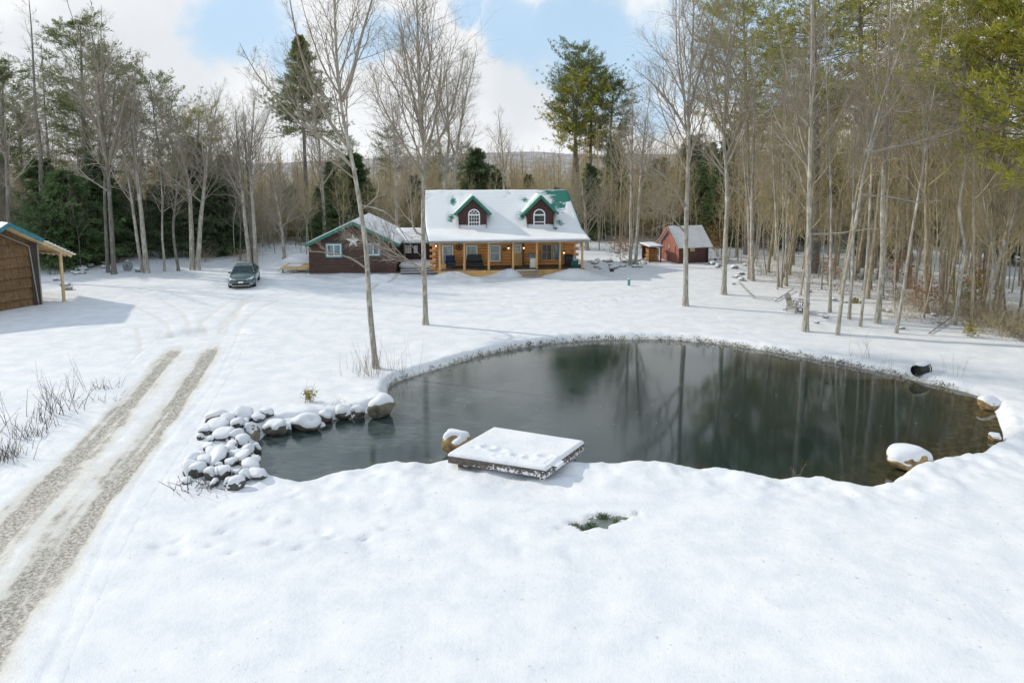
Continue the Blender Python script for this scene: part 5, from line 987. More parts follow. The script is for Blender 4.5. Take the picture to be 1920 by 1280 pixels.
for (va, vb) in ((-.28, SWd / 2), (SWd + .28, SWd / 2)):
    zA = zE - .16; r_ = MB(); u0, u1 = -.3, SL + .3; r_.add([(u0, vb, zP + .1), (u1, vb, zP + .1), (u1, va, zA), (u0, va, zA), (u0, vb, zP), (u1, vb, zP), (u1, va, zA - .1), (u0, va, zA - .1)], [(0, 1, 2, 3), (7, 6, 5, 4), (0, 4, 5, 1), (1, 5, 6, 2), (2, 6, 7, 3), (3, 7, 4, 0)])
    r_.build('roof', M_TIN, shd); MB().bar((u0 - .025, vb, zP + .04), (u0 - .025, va, zA - .05), .05, .18).build('rake_trim', M_RED, shd)
u0, z1 = H(1294, 464.5, -.05); u1, z0 = H(1302, 471, -.05); window(shd, u0, u1, z0, z1, -.05, .05, M_TAN, simple('warm_yellow_pane', (.45, .42, .20), .2), 1, 1)  # pane has a plain yellow base colour
MB().box(SL - .25, SL + .02, -.05, -.022, 0, zE).build('corner_board', M_BLACK, shd)
o = G(1241, 491); ft = thing('firewood_shelter', 'open brown lean-to against the back of the red shed', 'shelter', (o.x, o.y, 0), R(15)); LF = Frame(o, R(15)); q0 = LF.H(1217, 490, 0)[0]; zl = LF.H(1225, 464, 0)[1]
for (u_, v_) in ((q0 + .06, .06), (-.1, .06), (q0 + .06, 1.5), (-.1, 1.5)): MB().box(u_ - .05, u_ + .05, v_ - .05, v_ + .05, -.1, zl).build('post', M_REDD, ft)
MB().box(q0 + .1, -.12, 1.52, 1.58, 0, zl - .02).build('back_wall', M_REDD, ft); strip_roof('roof_snow', [(-.25, zl + .11, q0 - .15, .05), (1.75, zl + .22, q0 - .15, .05)], 10, M_SNOW, ft, .07); slab('roof', [(-.25, zl + .10, q0 - .15, .05), (1.75, zl + .21, q0 - .15, .05)], 0, 0, .1, M_REDD, ft)
fs_ = MB(); rng_ = random.Random(4)
for i in range(9):
    for j in range(7): x_ = q0 + .25 + i * .105; z_ = .07 + j * .17; fs_.cyl((x_ + rng_.uniform(-.02, .02), .35, z_), (x_ + rng_.uniform(-.02, .02), 1.1, z_ + rng_.uniform(-.02, .02)), rng_.uniform(.05, .085), n=7)
o_ = fs_.build('firewood_stack', wood('split_firewood', (.28, .13, .04), (.5, .28, .10)), None); o_.location = (o.x, o.y, 0); o_.rotation_euler = (0, 0, R(15)); tag(o_, 'stack of orange brown split firewood inside the lean-to', 'firewood')

# ------------------------------------------------------------------ barn at the left border
M_SHK = wood('weathered_shakes', (.10, .055, .022), (.23, .14, .06), (5, 5, .8)); M_BLUEG = simple('blue_green_metal', (.03, .17, .21), .4, var=.2)
# local x runs along the gable wall away from the camera, local y into the building
B0 = G(76, 571); ang = R(62); bo = Vector((B0.x, B0.y, 0)); barn = thing('barn', 'shake sided barn with blue green metal roof edges and an open rear eave', 'barn', bo, ang)
dx = Vector((math.cos(ang), math.sin(ang), 0)); dn = Vector((-math.sin(ang), math.cos(ang), 0))
xp = -1.75; zpk = W(38, 419, (bo + dx * xp - dn * .7).y).z; slope = .62; xr = 1.75; xf = -6.2
zz = lambda x_: zpk - abs(x_ - xp) * slope
sh_ = MB(); nc = 6
for i in range(nc):
    za, zb = -.1 + (zz(0) - .25) * i / nc, -.1 + (zz(0) - .25) * (i + 1) / nc + .05
    k = 16
    for j in range(k):
        x0 = xf * (j + 1) / k + .3 * (0 if j < k - 1 else 0); x1 = xf * j / k; t_ = .008 * ((i * 7 + j * 5) % 3); sh_.add([(x0 + .012, -.16 - t_, za), (x1, -.16 - t_, za), (x1, -.03 - t_, zb), (x0 + .012, -.03 - t_, zb), (x0 + .012, .0, za), (x1, 0, za), (x1, 0, zb), (x0 + .012, 0, zb)], [(0, 1, 2, 3), (7, 6, 5, 4), (0, 4, 5, 1), (3, 2, 6, 7), (0, 3, 7, 4), (1, 5, 6, 2)])
sh_.build('gable_wall', M_SHK, barn)
MB().prism([(xf, .02, zz(0) - .3), (0, .02, zz(0) - .3), (xp, .02, zpk - .15), ], (0, 0, 0), (0, .1, 0)).build('gable_peak', M_SHK, barn); MB().box(xf, xf + .12, .1, 6, -.2, zz(xf) - .1).box(-.12, 0, .121, 6, -.2, zz(0) - .1).build('side_wall', M_SHK, barn)
MB().box(-.45, -.05, -.22, -.20, 0.0, zz(0) - .3).build('dark_panel', wood('dark_barn_boards', (.03, .024, .02), (.07, .055, .045), (6, 6, .6)), barn); MB().bar((-.02, -.24, -.1), (-.02, -.24, zz(0) - .1), .07, .05).build('corner_board', M_GREY, barn)
MB().bar((xp - .5, -.22, zpk - .5), (-.5, -.24, zz(-.5) - .75), .07, .05).bar((-.5, -.24, zz(-.5) - .75), (-.22, -.26, 0), .05, .05).build('truss_brace', M_GREY, barn)
for s_, xe in ((-1, xf - .4), (1, xr)):
    r_ = MB(); ze_ = zz(xe); y0, y1 = -.75, 7; xm = xe if s_ < 0 else .1; zm = zz(xm)
    r_.add([(xp, y0, zpk), (xm, y0, zm), (xm, y1, zm), (xp, y1, zpk), (xp, y0, zpk - .07), (xm, y0, zm - .07), (xm, y1, zm - .07), (xp, y1, zpk - .07)], [(0, 1, 2, 3), (7, 6, 5, 4), (0, 4, 5, 1), (1, 5, 6, 2), (2, 6, 7, 3)]); r_.build('roof', M_BLUEG, barn); MB().bar((xp, y0 - .03, zpk - .07), (xm, y0 - .03, zm - .07), .05, .24).build('fascia', M_BLUEG, barn)
    if s_ < 0:
        g = 12; VS = [(xp + (xm - xp) * i / g, y0 + .02 + (y1 - y0) * j / g, zpk + (zm - zpk) * i / g + .06 + .02 * math.sin(3 * i + 2 * j)) for i in range(g + 1) for j in range(g + 1)]; ii = np.arange((g + 1) ** 2).reshape(g + 1, g + 1); link('roof_snow', mesh_np('roof_snow', VS, np.stack([ii[:-1, :-1], ii[:-1, 1:], ii[1:, 1:], ii[1:, :-1]], -1).reshape(-1, 4)), M_SNOW, barn)
# sheathing and rafters under the rear slope
MB().add([(xp, -.70, zpk - .08), (.5, -.70, zz(.5) - .08), (.5, 6, zz(.5) - .08), (xp, 6, zpk - .08)], [(0, 1, 2, 3)]).build('roof_sheathing', M_TAN, barn)
for i in range(9):
    y_ = -.66 + .62 * i; MB().bar((xp, y_, zpk - .2), (xr, y_, zz(xr) - .2), .06, .2).build('rafter', M_TAN, barn)
for i in range(9): x_ = .3 + (xr + .1 - .3) * i / 8; MB().box(x_ - .06, x_ + .06, -.85, 5, zz(x_) - .085, zz(x_) - .055).build('purlin', M_TAN, barn); MB().box(x_ - .075, x_ + .075, -.87, 5, zz(x_) - .05, zz(x_) + .0).build('snow_strip', M_SNOW, barn)
MB().box(xr - .7, xr - .58, -.7, 5, zz(xr) + .08 - .1, zz(xr) + .20 - .1).build('eave_beam', M_TAN, barn)
pr = Vector(G(117, 559)); 
for y_ in (-.6, 2.4): MB().box(xr - .72, xr - .58, y_ - .07, y_ + .07, -.2, zz(xr) - .02).build('post', M_TAN, barn)

# ================================================================== things in the yard
def sedan():
    o = G(452, 541); r = thing('parked_car', 'dark teal sedan parked nose first on the snow before the left woods', 'car', (o.x, o.y, gzp(o.x, o.y) - .02), R(15))
    M_PAINT = simple('dark_teal_paint', (.055, .105, .11), .28, var=.15); M_PAINT.node_tree.nodes['Principled BSDF'].inputs['Coat Weight'].default_value = .6
    M_CG = glass_mat('car_glass', (.006, .012, .013), (.03, .05, .05), .05); M_TYRE = simple('tyre_rubber', (.015, .015, .015), .8); M_RIM = simple('alloy_rim', (.45, .46, .47), .35); M_CHROME = simple('chrome_trim', (.62, .63, .64), .2, .9, .05); M_LENS = simple('headlight_lens', (.72, .76, .78), .1, var=.1); M_PLATE = simple('white_plate', (.72, .78, .76), .5, var=.1)
    # stations along y: y, half width low, half width belt, z bottom, z belt, z top centre
    S = [(0.0, .62, .66, .30, .60, .66), (.06, .76, .78, .22, .66, .74), (.25, .86, .84, .18, .74, .82), (.70, .91, .88, .17, .84, .92), (1.35, .91, .89, .17, .91, 1.0), (1.9, .91, .90, .17, .93, 1.0), (3.2, .91, .90, .17, .95, 1.0), (4.0, .91, .88, .18, .97, 1.05), (4.45, .88, .84, .22, .96, 1.06), (4.72, .80, .76, .28, .90, .98), (4.80, .70, .68, .36, .80, .86)]
    V = []; 
    for y, wl_, wb, z0, zb, zt in S:
        half = [(0, zt), (wb * .55, zt - .005), (wb * .88, zb + (zt - zb) * .55), (wb, zb - .04), (wl_ + .01, (z0 + zb) / 2 + .06), (wl_, z0 + .14), (wl_ * .9, z0), (0, z0)]
        V += [(x, y, z) for x, z in half] + [(-x, y, z) for x, z in half[-2:0:-1]]
    k = 14; n = len(S); F = [(i * k + j, i * k + (j + 1) % k, (i + 1) * k + (j + 1) % k, (i + 1) * k + j) for i in range(n - 1) for j in range(k)]; mb = MB(); mb.add(V, F + [list(range(k))[::-1], [(n - 1) * k + j for j in range(k)]]); b_ = mb.build('body', M_PAINT, r, smooth=True); sm = b_.modifiers.new('smooth', 'SUBSURF'); sm.levels = 1; sm.render_levels = 1
    # cabin
    C = [(1.30, .80, .97), (2.05, .60, 1.41), (2.7, .62, 1.46), (3.3, .58, 1.42), (4.15, .74, 1.03)]
    cab = MB(); P = []
    for y, w, z in C: P += [(-w, y, z), (w, y, z)]
    cab.add([(-.60, 2.03, 1.405), (.60, 2.03, 1.405), (.62, 2.7, 1.465), (.58, 3.32, 1.42), (-.58, 3.32, 1.42), (-.62, 2.7, 1.465), (-.57, 2.03, 1.37), (.57, 2.03, 1.37), (.59, 2.7, 1.42), (.55, 3.32, 1.38), (-.55, 3.32, 1.38), (-.59, 2.7, 1.42)], [(0, 1, 2, 5), (5, 2, 3, 4), (6, 11, 8, 7), (11, 10, 9, 8), (0, 6, 7, 1), (1, 7, 8, 2), (2, 8, 9, 3), (3, 9, 10, 4), (4, 10, 11, 5), (5, 11, 6, 0)])
    for s_ in (-1, 1):
        cab.bar((s_ * .80, 1.28, .95), (s_ * .60, 2.05, 1.405), .075, .06); cab.bar((s_ * .74, 4.15, 1.0), (s_ * .57, 3.3, 1.40), .10, .06); cab.bar((s_ * .86, 2.65, .95), (s_ * .62, 2.7, 1.42), .08, .05)
    cab.build('roof', M_PAINT, r, .015)
    MB().add([(-.78, 1.30, .95), (.78, 1.30, .95), (.58, 2.05, 1.395), (-.58, 2.05, 1.395)], [(0, 1, 2, 3)]).build('windshield', M_CG, r); MB().add([(-.72, 4.15, 1.0), (.72, 4.15, 1.0), (.55, 3.3, 1.40), (-.55, 3.3, 1.40)], [(3, 2, 1, 0)]).build('rear_window', M_CG, r)
    for s_ in (-1, 1): MB().add([(s_ * .84, 1.45, .93), (s_ * .87, 4.0, .97), (s_ * .575, 3.28, 1.39), (s_ * .61, 2.7, 1.42), (s_ * .60, 2.08, 1.385)], [(0, 1, 2, 3, 4)]).build('side_window', M_CG, r)
    for s_ in (-1, 1):
        MB().bar((s_ * .86, 1.62, .98), (s_ * 1.02, 1.60, 1.03), .08, .14).build('mirror', M_PAINT, r, .02)
        MB().add([(s_ * .36, .02, .66), (s_ * .70, .10, .70), (s_ * .84, .42, .80), (s_ * .78, .46, .84), (s_ * .62, .16, .775), (s_ * .36, .05, .72)], [(0, 1, 2, 3, 4, 5)]).build('headlight', M_LENS, r); MB().add([(s_ * .52, -.015, .36), (s_ * .74, .05, .34), (s_ * .80, .12, .47), (s_ * .72, .03, .50)], [(0, 1, 2, 3)]).build('fog_light_trim', M_CHROME, r)
        for y in (.92, 3.75): w = MB().cyl((s_ * .70, y, .32), (s_ * .925, y, .32), .325, n=22).build('wheel', M_TYRE, r, .03); MB().cyl((s_ * .92, y, .32), (s_ * .94, y, .32), .21, n=16).build('rim', M_RIM, w)
    MB().box(-.42, .42, -.03, .03, .58, .67).build('grille', M_BLACK, r, .01); MB().box(-.46, .46, -.04, -.005, .672, .69).build('chrome_strip', M_CHROME, r); MB().box(-.58, .58, -.025, .03, .30, .44).build('lower_grille', M_BLACK, r, .02); MB().box(-.16, .16, -.055, -.03, .46, .575).build('license_plate', M_PLATE, r); MB().bar((-.6, -.01, .27), (.6, -.01, .27), .05, .03).build('lip', M_CHROME, r)
sedan()

# ------------------------------------------------------------------ dock
def dock_wood():
    m = wood('dark_wet_dock_boards', (.06, .05, .042), (.16, .13, .105)); t = m.node_tree; b = t.nodes['Principled BSDF']; old = b.inputs['Base Color'].links[0].from_socket
    co = nd(t, 'ShaderNodeTexCoord').outputs['Object']; s = nd(t, 'ShaderNodeSeparateXYZ'); t.links.new(co, s.inputs[0]); n = tnoise(t, 13, 5, .7, vec=co)
    k = mth(t, 'ADD', n, mth(t, 'SUBTRACT', ramp(t, s.outputs[2], .36, .12, 0, .17), ramp(t, s.outputs[0], -.5, -1.9, 0, .22)))
    t.links.new(mixc(t, ramp(t, k, .60, .68), old, SNOW), b.inputs['Base Color']); return m
def dock():
    z = .38; q = [G(926, 803, z), G(1095, 829, z), G(1024, 880, z), G(840, 852, z)]          # far-left, far-right, near-right, near-left
    c = sum(q, Vector()) / 4; r = thing('swim_dock', 'square wooden dock under smooth snow jutting over the pond', 'dock', (c.x, c.y, 0)); q = [v - Vector((c.x, c.y, 0)) for v in q]; fl, fr, nr, nl = q
    def P(a, b_): return (nl * (1 - a) + nr * a) * (1 - b_) + (fl * (1 - a) + fr * a) * b_
    M_DW = dock_wood(); mb = MB(); th = .25
    mb.add([v - Vector((0, 0, .03)) for v in (nl, nr, fr, fl)] + [v - Vector((0, 0, th)) for v in (nl, nr, fr, fl)], [(0, 1, 2, 3), (7, 6, 5, 4), (0, 4, 5, 1), (1, 5, 6, 2), (2, 6, 7, 3), (3, 7, 4, 0)]); mb.build('frame', M_DW, r)
    n = 70; V = []; pr = np.random.default_rng(3); D = [(.27, .32, .085, .035), (.40, .27, .10, .025), (.16, .25, .06, .014), (.62, .21, .07, .034), (.76, .18, .07, .02), (.87, .32, .09, .035), (.45, .12, .05, .012)]
    for i in range(n + 1):
        for j in range(n + 1):
            a, b_ = i / n, j / n; p = P(a, b_); ed = min(a, 1 - a, b_, 1 - b_); h = .09 * min(1, ed / .015 * .8 + .25) + .012 * float(fbm(a * 5, b_ * 5, 31, 3))
            for u, v, s, d_ in D:
                t = math.hypot((a - u) / s, (b_ - v) / (s * .9)); h += d_ * math.exp(-((t - 1) / .35) ** 2) * 1.0 - d_ * 1.6 * math.exp(-(t / .7) ** 2)
            k = 1.004; V.append((p.x * k, p.y * k, p.z - .03 + max(h, .004)))
    nv = len(V); ix = np.arange(nv).reshape(n + 1, n + 1); Qt = np.stack([ix[:-1, :-1], ix[1:, :-1], ix[1:, 1:], ix[:-1, 1:]], -1).reshape(-1, 4); bd = np.concatenate([ix[:, 0], ix[-1, 1:], ix[-2::-1, -1], ix[0, -2:0:-1]]); b2 = np.roll(bd, -1); Vb = np.array(V); Vl = Vb.copy(); Vl[:, 2] = q[0].z - .035
    link('snow_layer', mesh_np('snow_layer', np.concatenate([Vb, Vl]), [np.concatenate([Qt, np.stack([bd, bd + nv, b2 + nv, b2], -1)])]), M_SNOW, r)
    for a, b_ in ((.08, .1), (.92, .1), (.08, .92), (.92, .92)): p = P(a, b_); MB().box(p.x - .07, p.x + .07, p.y - .07, p.y + .07, -1.2, z - th).build('pile', M_DW, r)
    ed_ = MB(); p = P(.97, .30); ed_.add([P(.93, .34) + Vector((0, 0, .08)), P(1.02, .30) + Vector((.1, 0, .0)), P(1.03, .13) + Vector((.06, 0, -.02)), P(.93, .10) + Vector((0, 0, .08)), P(1.02, .30) + Vector((.1, 0, -.1)), P(1.03, .13) + Vector((.06, 0, -.1))], [(0, 1, 2, 3), (1, 4, 5, 2)])
    ed_.build('snow_overhang', M_SNOW, r)
dock()

# ------------------------------------------------------------------ stones with caps of snow
M_ROCK = simple('mossy_grey_rock', (.17, .16, .12), .9, var=.5, scale=3, bumpd=.03); M_ROCKO = simple('ochre_rock', (.27, .19, .085), .9, var=.5, scale=3, bumpd=.03); M_ROCKD = simple('dark_wet_rock', (.075, .07, .062), .8, var=.5, scale=3, bumpd=.03)
_bm = bmesh.new(); bmesh.ops.create_icosphere(_bm, subdivisions=4, radius=1); ICO = np.array([v.co[:] for v in _bm.verts]); ICF = np.array([[v.index for v in f.verts] for f in _bm.faces]); _bm.free()
def rock_mesh(seed, sx, sy, sz, cap=.09, tilt=0., cov=.28):
    rg = np.random.default_rng(seed); P = ICO.copy(); off = rg.uniform(0, 50, 3)
    for _ in range(11):                                   # flat broken faces
        d = rg.normal(0, 1, 3); d /= np.linalg.norm(d); k = rg.uniform(.52, .88); t = P @ d; P -= np.where(t > k, (t - k) * .85, 0)[:, None] * d
    dsp = np.array([mnoise.noise(Vector(p * 1.3 + off)) * .16 + mnoise.noise(Vector(p * 3.5 + off)) * .06 + mnoise.noise(Vector(p * 9 + off)) * .018 for p in P]); P = P * (1 + dsp)[:, None] * np.array([sx, sy, sz])
    c, s = math.cos(tilt), math.sin(tilt); P = np.stack([P[:, 0] * c - P[:, 2] * s, P[:, 1], P[:, 0] * s + P[:, 2] * c], -1)
    fn = np.cross(P[ICF[:, 1]] - P[ICF[:, 0]], P[ICF[:, 2]] - P[ICF[:, 0]]); vn = np.zeros(P.shape)
    for k in range(3): np.add.at(vn, ICF[:, k], fn)
    vn /= np.linalg.norm(vn, axis=1, keepdims=True) + 1e-9; nz = vn[:, 2] + np.array([mnoise.noise(Vector(p * 2.2 / max(sx, sz) + off)) * .22 for p in P])
    w = sst(cov, cov + .28, nz); CP = P + (vn * .55 + np.array([0, 0, .6])) * (cap * w - .015)[:, None]
    for _ in range(2): 
        acc = np.zeros(CP.shape); cnt = np.zeros(len(CP))
        for a, b_ in ((0, 1), (1, 2), (2, 0)): np.add.at(acc, ICF[:, a], CP[ICF[:, b_]]); np.add.at(cnt, ICF[:, a], 1)
        CP = np.where((w > .2)[:, None], CP * .4 + acc / cnt[:, None] * .6, CP)
    kf = (w[ICF] > .02).any(1); used, inv = np.unique(ICF[kf], return_inverse=True)
    return mesh_np('stone', P, ICF), mesh_np('snow_cap', CP[used], inv.reshape(-1, 3))
def rock(label, px, py, w, h, seed, mat=None, name='boulder', cat='boulder', depthr=.8, group=None, cap=.09, z=None, tilt=0., cov=.28, me=None, water=False, sink=.35):
    """px,py: foot of the stone in the picture; w,h its size in pixels"""
    g = G(px, py, WATER_Z) if water else Gp(px, py); s = g.y / FPX; sx, sz = w * s / 2, h * s / 2 * 1.05
    r = thing(name, label, cat, (g.x, g.y + sx * depthr * .5, g.z + sz * (1 - sink)), 0, group); a, b_ = me or rock_mesh(seed, sx, sx * depthr, sz, min(cap, sx * .35), tilt, cov); link('stone', a, mat or M_ROCK, r); link('snow_cap', b_, M_SNOW, r); return r
rock('biggest rounded boulder at the tip of the stone row with moss on its dark face', 713, 787, 62, 52, 1, M_ROCK, water=True, cov=.35, depthr=.9); rock('long flat boulder with a thin snow blotched top in the stone row', 570, 808, 68, 36, 2, M_ROCK, water=True, depthr=.6, cov=.3)
rock('wedge shaped boulder with a pointed right end beside the blotched one', 511, 817, 54, 34, 3, M_ROCKD, water=True, depthr=.7); rock('tall upright block under a square snow cap at the inner corner', 471, 828, 34, 40, 4, M_ROCK, water=True, depthr=.8)
rock('dark boulder half under snow behind the middle of the stone row', 552, 786, 54, 24, 5, M_ROCKD, depthr=.5, tilt=-.25); rock('bare brown mossy knob poking up at the back of the rock pile', 449, 783, 28, 22, 6, M_ROCKD, cov=.8, cap=.02)
rock('slanted slab behind the wedge shaped boulder', 497, 787, 34, 20, 7, M_ROCKD, depthr=.6, tilt=-.35); rock('slanted grey slab left of the biggest boulder', 620, 782, 30, 16, 8, M_STONE, depthr=.6, tilt=-.2); rock('rounded stone right of the long flat boulder', 609, 793, 30, 26, 9, M_ROCKD, water=True)
rock('pillowy snow covered stone second from the biggest boulder', 641, 788, 38, 30, 10, M_ROCKD, water=True); rock('round snowy stone leaning on the biggest boulder', 668, 784, 30, 24, 11, M_ROCKD, water=True); rock('humped stone behind the round snowy stone', 668, 768, 30, 26, 12, M_ROCKD)
rock('low dark rock lying in the water below the rock pile', 466, 868, 36, 20, 13, M_ROCKD, water=True, cov=.55, cap=.03); rock('small round stone standing alone in the water', 480, 848, 20, 20, 14, M_ROCKD, water=True)
rock('yellow brown boulder with brown stalks left of the swim dock', 852, 852, 76, 48, 15, M_ROCKO, cov=.52, cap=.10, depthr=.7, water=True, sink=.25); rock('long low yellowish boulder under thick snow at the right near shore', 1712, 882, 100, 42, 16, M_ROCKO, cap=.10, depthr=.7, water=True, cov=.45, sink=.2)
rock('flat snow topped boulder with an ochre face at the right end of the pond', 1858, 768, 52, 26, 17, M_ROCKO, cap=.08, water=True, cov=.5); rock('small ochre stone at the right waterline', 1868, 826, 26, 14, 18, M_ROCKO, water=True, cov=.45); rock('little pale rock beside the millstone', 258, 510, 15, 9, 19, M_STONE)

CM = [rock_mesh(50 + i, .30, .26, .24, .10, cov=.12) for i in range(6)]; _rc = random.Random(8)
cob = [(392, 840), (412, 846), (436, 838), (455, 834), (378, 852), (400, 860), (424, 864), (448, 858), (462, 846), (385, 874), (410, 880), (436, 876), (456, 872), (474, 862), (365, 868), (372, 890), (394, 896), (420, 894), (444, 890), (470, 884), (462, 898), (428, 906), (402, 908), (356, 884), (388, 812), (408, 806), (428, 798), (446, 806), (462, 800), (376, 822), (398, 826), (420, 820), (440, 820), (420, 786), (437, 790), (455, 788), (402, 792), (485, 790), (520, 792), (537, 790), (596, 782), (582, 800), (476, 806), (350, 902), (482, 895), (444, 912), (412, 870), (434, 850)]
for i, (px, py) in enumerate(cob):
    g = Gp(px, py); s = _rc.choice((.5, .7, .85, 1.0, 1.0, 1.3)); r = thing('cobble', 'snow capped round stone in the heap at the narrow end of the pond', 'stone', (g.x, g.y, g.z + .10 * s), _rc.uniform(0, 6.28), 'snow capped stones heaped at the narrow end of the pond'); r.scale = (s * _rc.uniform(.9, 1.2), s, s * _rc.uniform(.8, 1.05)); a, b_ = CM[i % 6]; link('stone', a, M_ROCKD, r); link('snow_cap', b_, M_SNOW, r)
SM = [rock_mesh(70 + i, .34, .28, .22, .06, cov=.45) for i in range(5)]
for (x0, x1, yb, n_, lab, grp, jit) in ((1105, 1160, 496, 16, 'snow dusted field stone in the pile right of the porch', 'field stones piled right of the porch', 8), (1165, 1216, 494, 14, 'snow dusted field stone in the row left of the firewood lean-to', 'field stones left of the firewood lean-to', 7), (1328, 1350, 496, 8, 'snow dusted rubble stone right behind the red shed', 'rubble stones behind the red shed', 8), (1372, 1400, 516, 9, 'grey boulder of the group left of the sapling clump', 'grey boulders left of the sapling clump', 18), (130, 205, 514, 18, 'snow dusted stone in the low row left of the millstone', 'stones of the low row left of the millstone', 6), (108, 140, 535, 4, 'stone in the snow under the barn eave', 'stones under the barn eave', 10), (1500, 1800, 560, 26, 'small dark stone poking through the snow in the sunlit woods', 'dark stones poking through the woodland snow', 60)):
    for i in range(n_):
        px = _rc.uniform(x0, x1); py = yb + _rc.uniform(-jit, jit) - (px - x0) / (x1 - x0) * (20 if x0 == 130 else 0); g = Gp(px, py); s = _rc.uniform(.5, 1.3) * (.55 if x0 == 1500 else 1); r = thing('field_stone', lab, 'stone', (g.x, g.y, g.z + .06), _rc.uniform(0, 6.28), grp); r.scale = (s, s, s * .9); a, b_ = SM[_rc.randrange(5)]; link('stone', a, M_STONE, r); link('snow_cap', b_, M_SNOW, r)

# ------------------------------------------------------------------ small things
g = G(1716, 712, WATER_Z); r = thing('culvert_pipe', 'black ribbed culvert pipe poking out of the far right bank', 'pipe', (g.x, g.y, WATER_Z)); mb = MB(); M_PIPE = simple('black_culvert_plastic', (.012, .016, .018), .5)
for i in range(8): mb.cyl((.085 * i, .05 * i, .40), (.085 * (i + 1), .05 * (i + 1), .40), .23 + .025 * (i % 2), n=20, cap=False)
a = MB(); a.cyl((.01, .006, .40), (.6, .35, .40), .205, n=20, cap=False); mb.build('pipe', M_PIPE, r); a.build('inner_wall', M_BINB, r); MB().cyl((.10, .059, .40), (.11, .064, .40), .2, n=20).build('painted_dark_bore', M_BLACK, r); b_ = MB();  # black disc plugs the pipe to paint the darkness of its hollow
for i in range(7): b_.ball((.22 + .085 * i, .13 + .06 * i, .63 + .02 * math.sin(i * 2)), .2, 10, 6, .40)
b_.build('snow_cap', M_SNOW, r, smooth=True)
g = Gp(240, 508); r = thing('millstone', 'round grey millstone with centre hole leaning by the left woods', 'millstone', (g.x, g.y, g.z), R(-14)); n = 30; mb = MB(); ro, ri = .44, .085; vs = []
for y_ in (-.10, .10):
    for q in (ri, ro): vs += [(q * math.cos(2 * math.pi * i / n), y_ + .12 * math.sin(2 * math.pi * i / n) * q, .42 + q * math.sin(2 * math.pi * i / n)) for i in range(n)]
fs = []
for i in range(n):
    j = (i + 1) % n; fs += [(i, j, n + j, n + i), (2 * n + i, 3 * n + i, 3 * n + j, 2 * n + j), (n + i, n + j, 3 * n + j, 3 * n + i), (i, 2 * n + i, 2 * n + j, j)]
mb.add(vs, fs); mb.build('stone_wheel', simple('blue_grey_stone', (.22, .24, .25), .9, var=.3, scale=5), r, .02); MB().ball((0, 0, .86), .16, 8, 5, .25).build('snow_cap', M_SNOW, r, smooth=True)
g = Gp(1179, 536); r = thing('well_cap', 'small green standpipe with a wider cap in the open snow', 'pipe', (g.x, g.y, g.z)); M_GP = simple('green_painted_pipe', (.10, .30, .26), .5); MB().cyl((0, 0, -.1), (0, 0, .38), .10).build('pipe', M_GP, r); MB().cyl((0, 0, .38), (0, 0, .47), .135).build('cap', M_GP, r, .01); MB().ball((0, 0, .47), .12, 8, 5, .3).build('snow_cap', M_SNOW, r)
g = Gp(1147, 508); r = thing('utility_box', 'low dark box with a lid lying on the snow right of the house', 'box', (g.x, g.y, g.z)); MB().box(-.16, .16, -.12, .12, 0, .16).build('box', M_BLACK, r, .01); MB().box(-.18, .18, -.14, .14, .16, .20).build('lid', M_DKMET, r, .01)
def rocker(label, px, py, rz):
    g = Gp(px, py); r = thing('lawn_chair', label, 'chair', (g.x, g.y, g.z), rz); M = M_GREY
    for s_ in (-1, 1):
        MB().bar((s_ * .28, -.35, .30), (s_ * .28, .55, .06), .045, .09).build('rail', M, r); MB().bar((s_ * .33, -.34, 0), (s_ * .33, -.34, .55), .05).build('front_leg', M, r); MB().bar((s_ * .33, .35, 0), (s_ * .33, .25, .55), .05).build('rear_leg', M, r); MB().bar((s_ * .35, -.42, .57), (s_ * .35, .32, .57), .12, .03).build('armrest', M, r)
    MB().add([], []).bar((-.28, -.3, .34), (.28, -.3, .34), .1, .02).bar((-.28, -.15, .31), (.28, -.15, .31), .1, .02).bar((-.28, 0, .27), (.28, 0, .27), .1, .02).bar((-.28, .15, .23), (.28, .15, .23), .1, .02).build('seat', M, r)
    b_ = MB(); 
    for i in range(6): x = -.25 + .1 * i; b_.bar((x, .24, .25), (x * 1.12, .52, 1.0 + .08 * (1 - abs(i - 2.5) / 2.5)), .075, .02, (1, 0, 0))
    b_.bar((-.29, .42, .72), (.29, .42, .72), .03, .07).build('backrest', M, r); MB().box(-.26, .26, -.3, .12, .36, .40).build('snow_cap', M_SNOW, r, .02)
rocker('left weathered wooden lawn chair at the wood edge', 1489, 583, R(38)); rocker('weathered wooden lawn chair half hidden by the smooth pale tree', 1504, 586, R(-30))
for lab, p in (('fallen grey pole slanting down the snow right of the streaked tree', [(1385, 530), (1398, 545), (1411, 559)]), ('fallen grey pole lying flat beyond the slanting one', [(1411, 560), (1430, 563), (1450, 567)]), ('thin fallen branch pointing at the lawn chairs', [(1453, 566), (1470, 556), (1488, 545)]), ('pale fallen branch in front of the right hand brush', [(1742, 627), (1762, 614), (1782, 602)]), ('dark fallen log deep among the right hand trunks', [(1735, 550), (1765, 553), (1790, 556)])):
    P = [Gp(*q) for q in p]; c = P[0]; pts = [Vector((v.x - c.x, v.y - c.y, v.z - c.z + .07 + .05 * i)) for i, v in enumerate(P)]; g_ = Geo(); ln = trunk_line(pts, 10); g_.add(*tubes(ln[None], np.full((1, 10), .032), 7)); o_ = link('fallen_branch', g_.mesh('fallen_branch'), M_TWIG); o_.location = c; tag(o_, lab, 'branch')
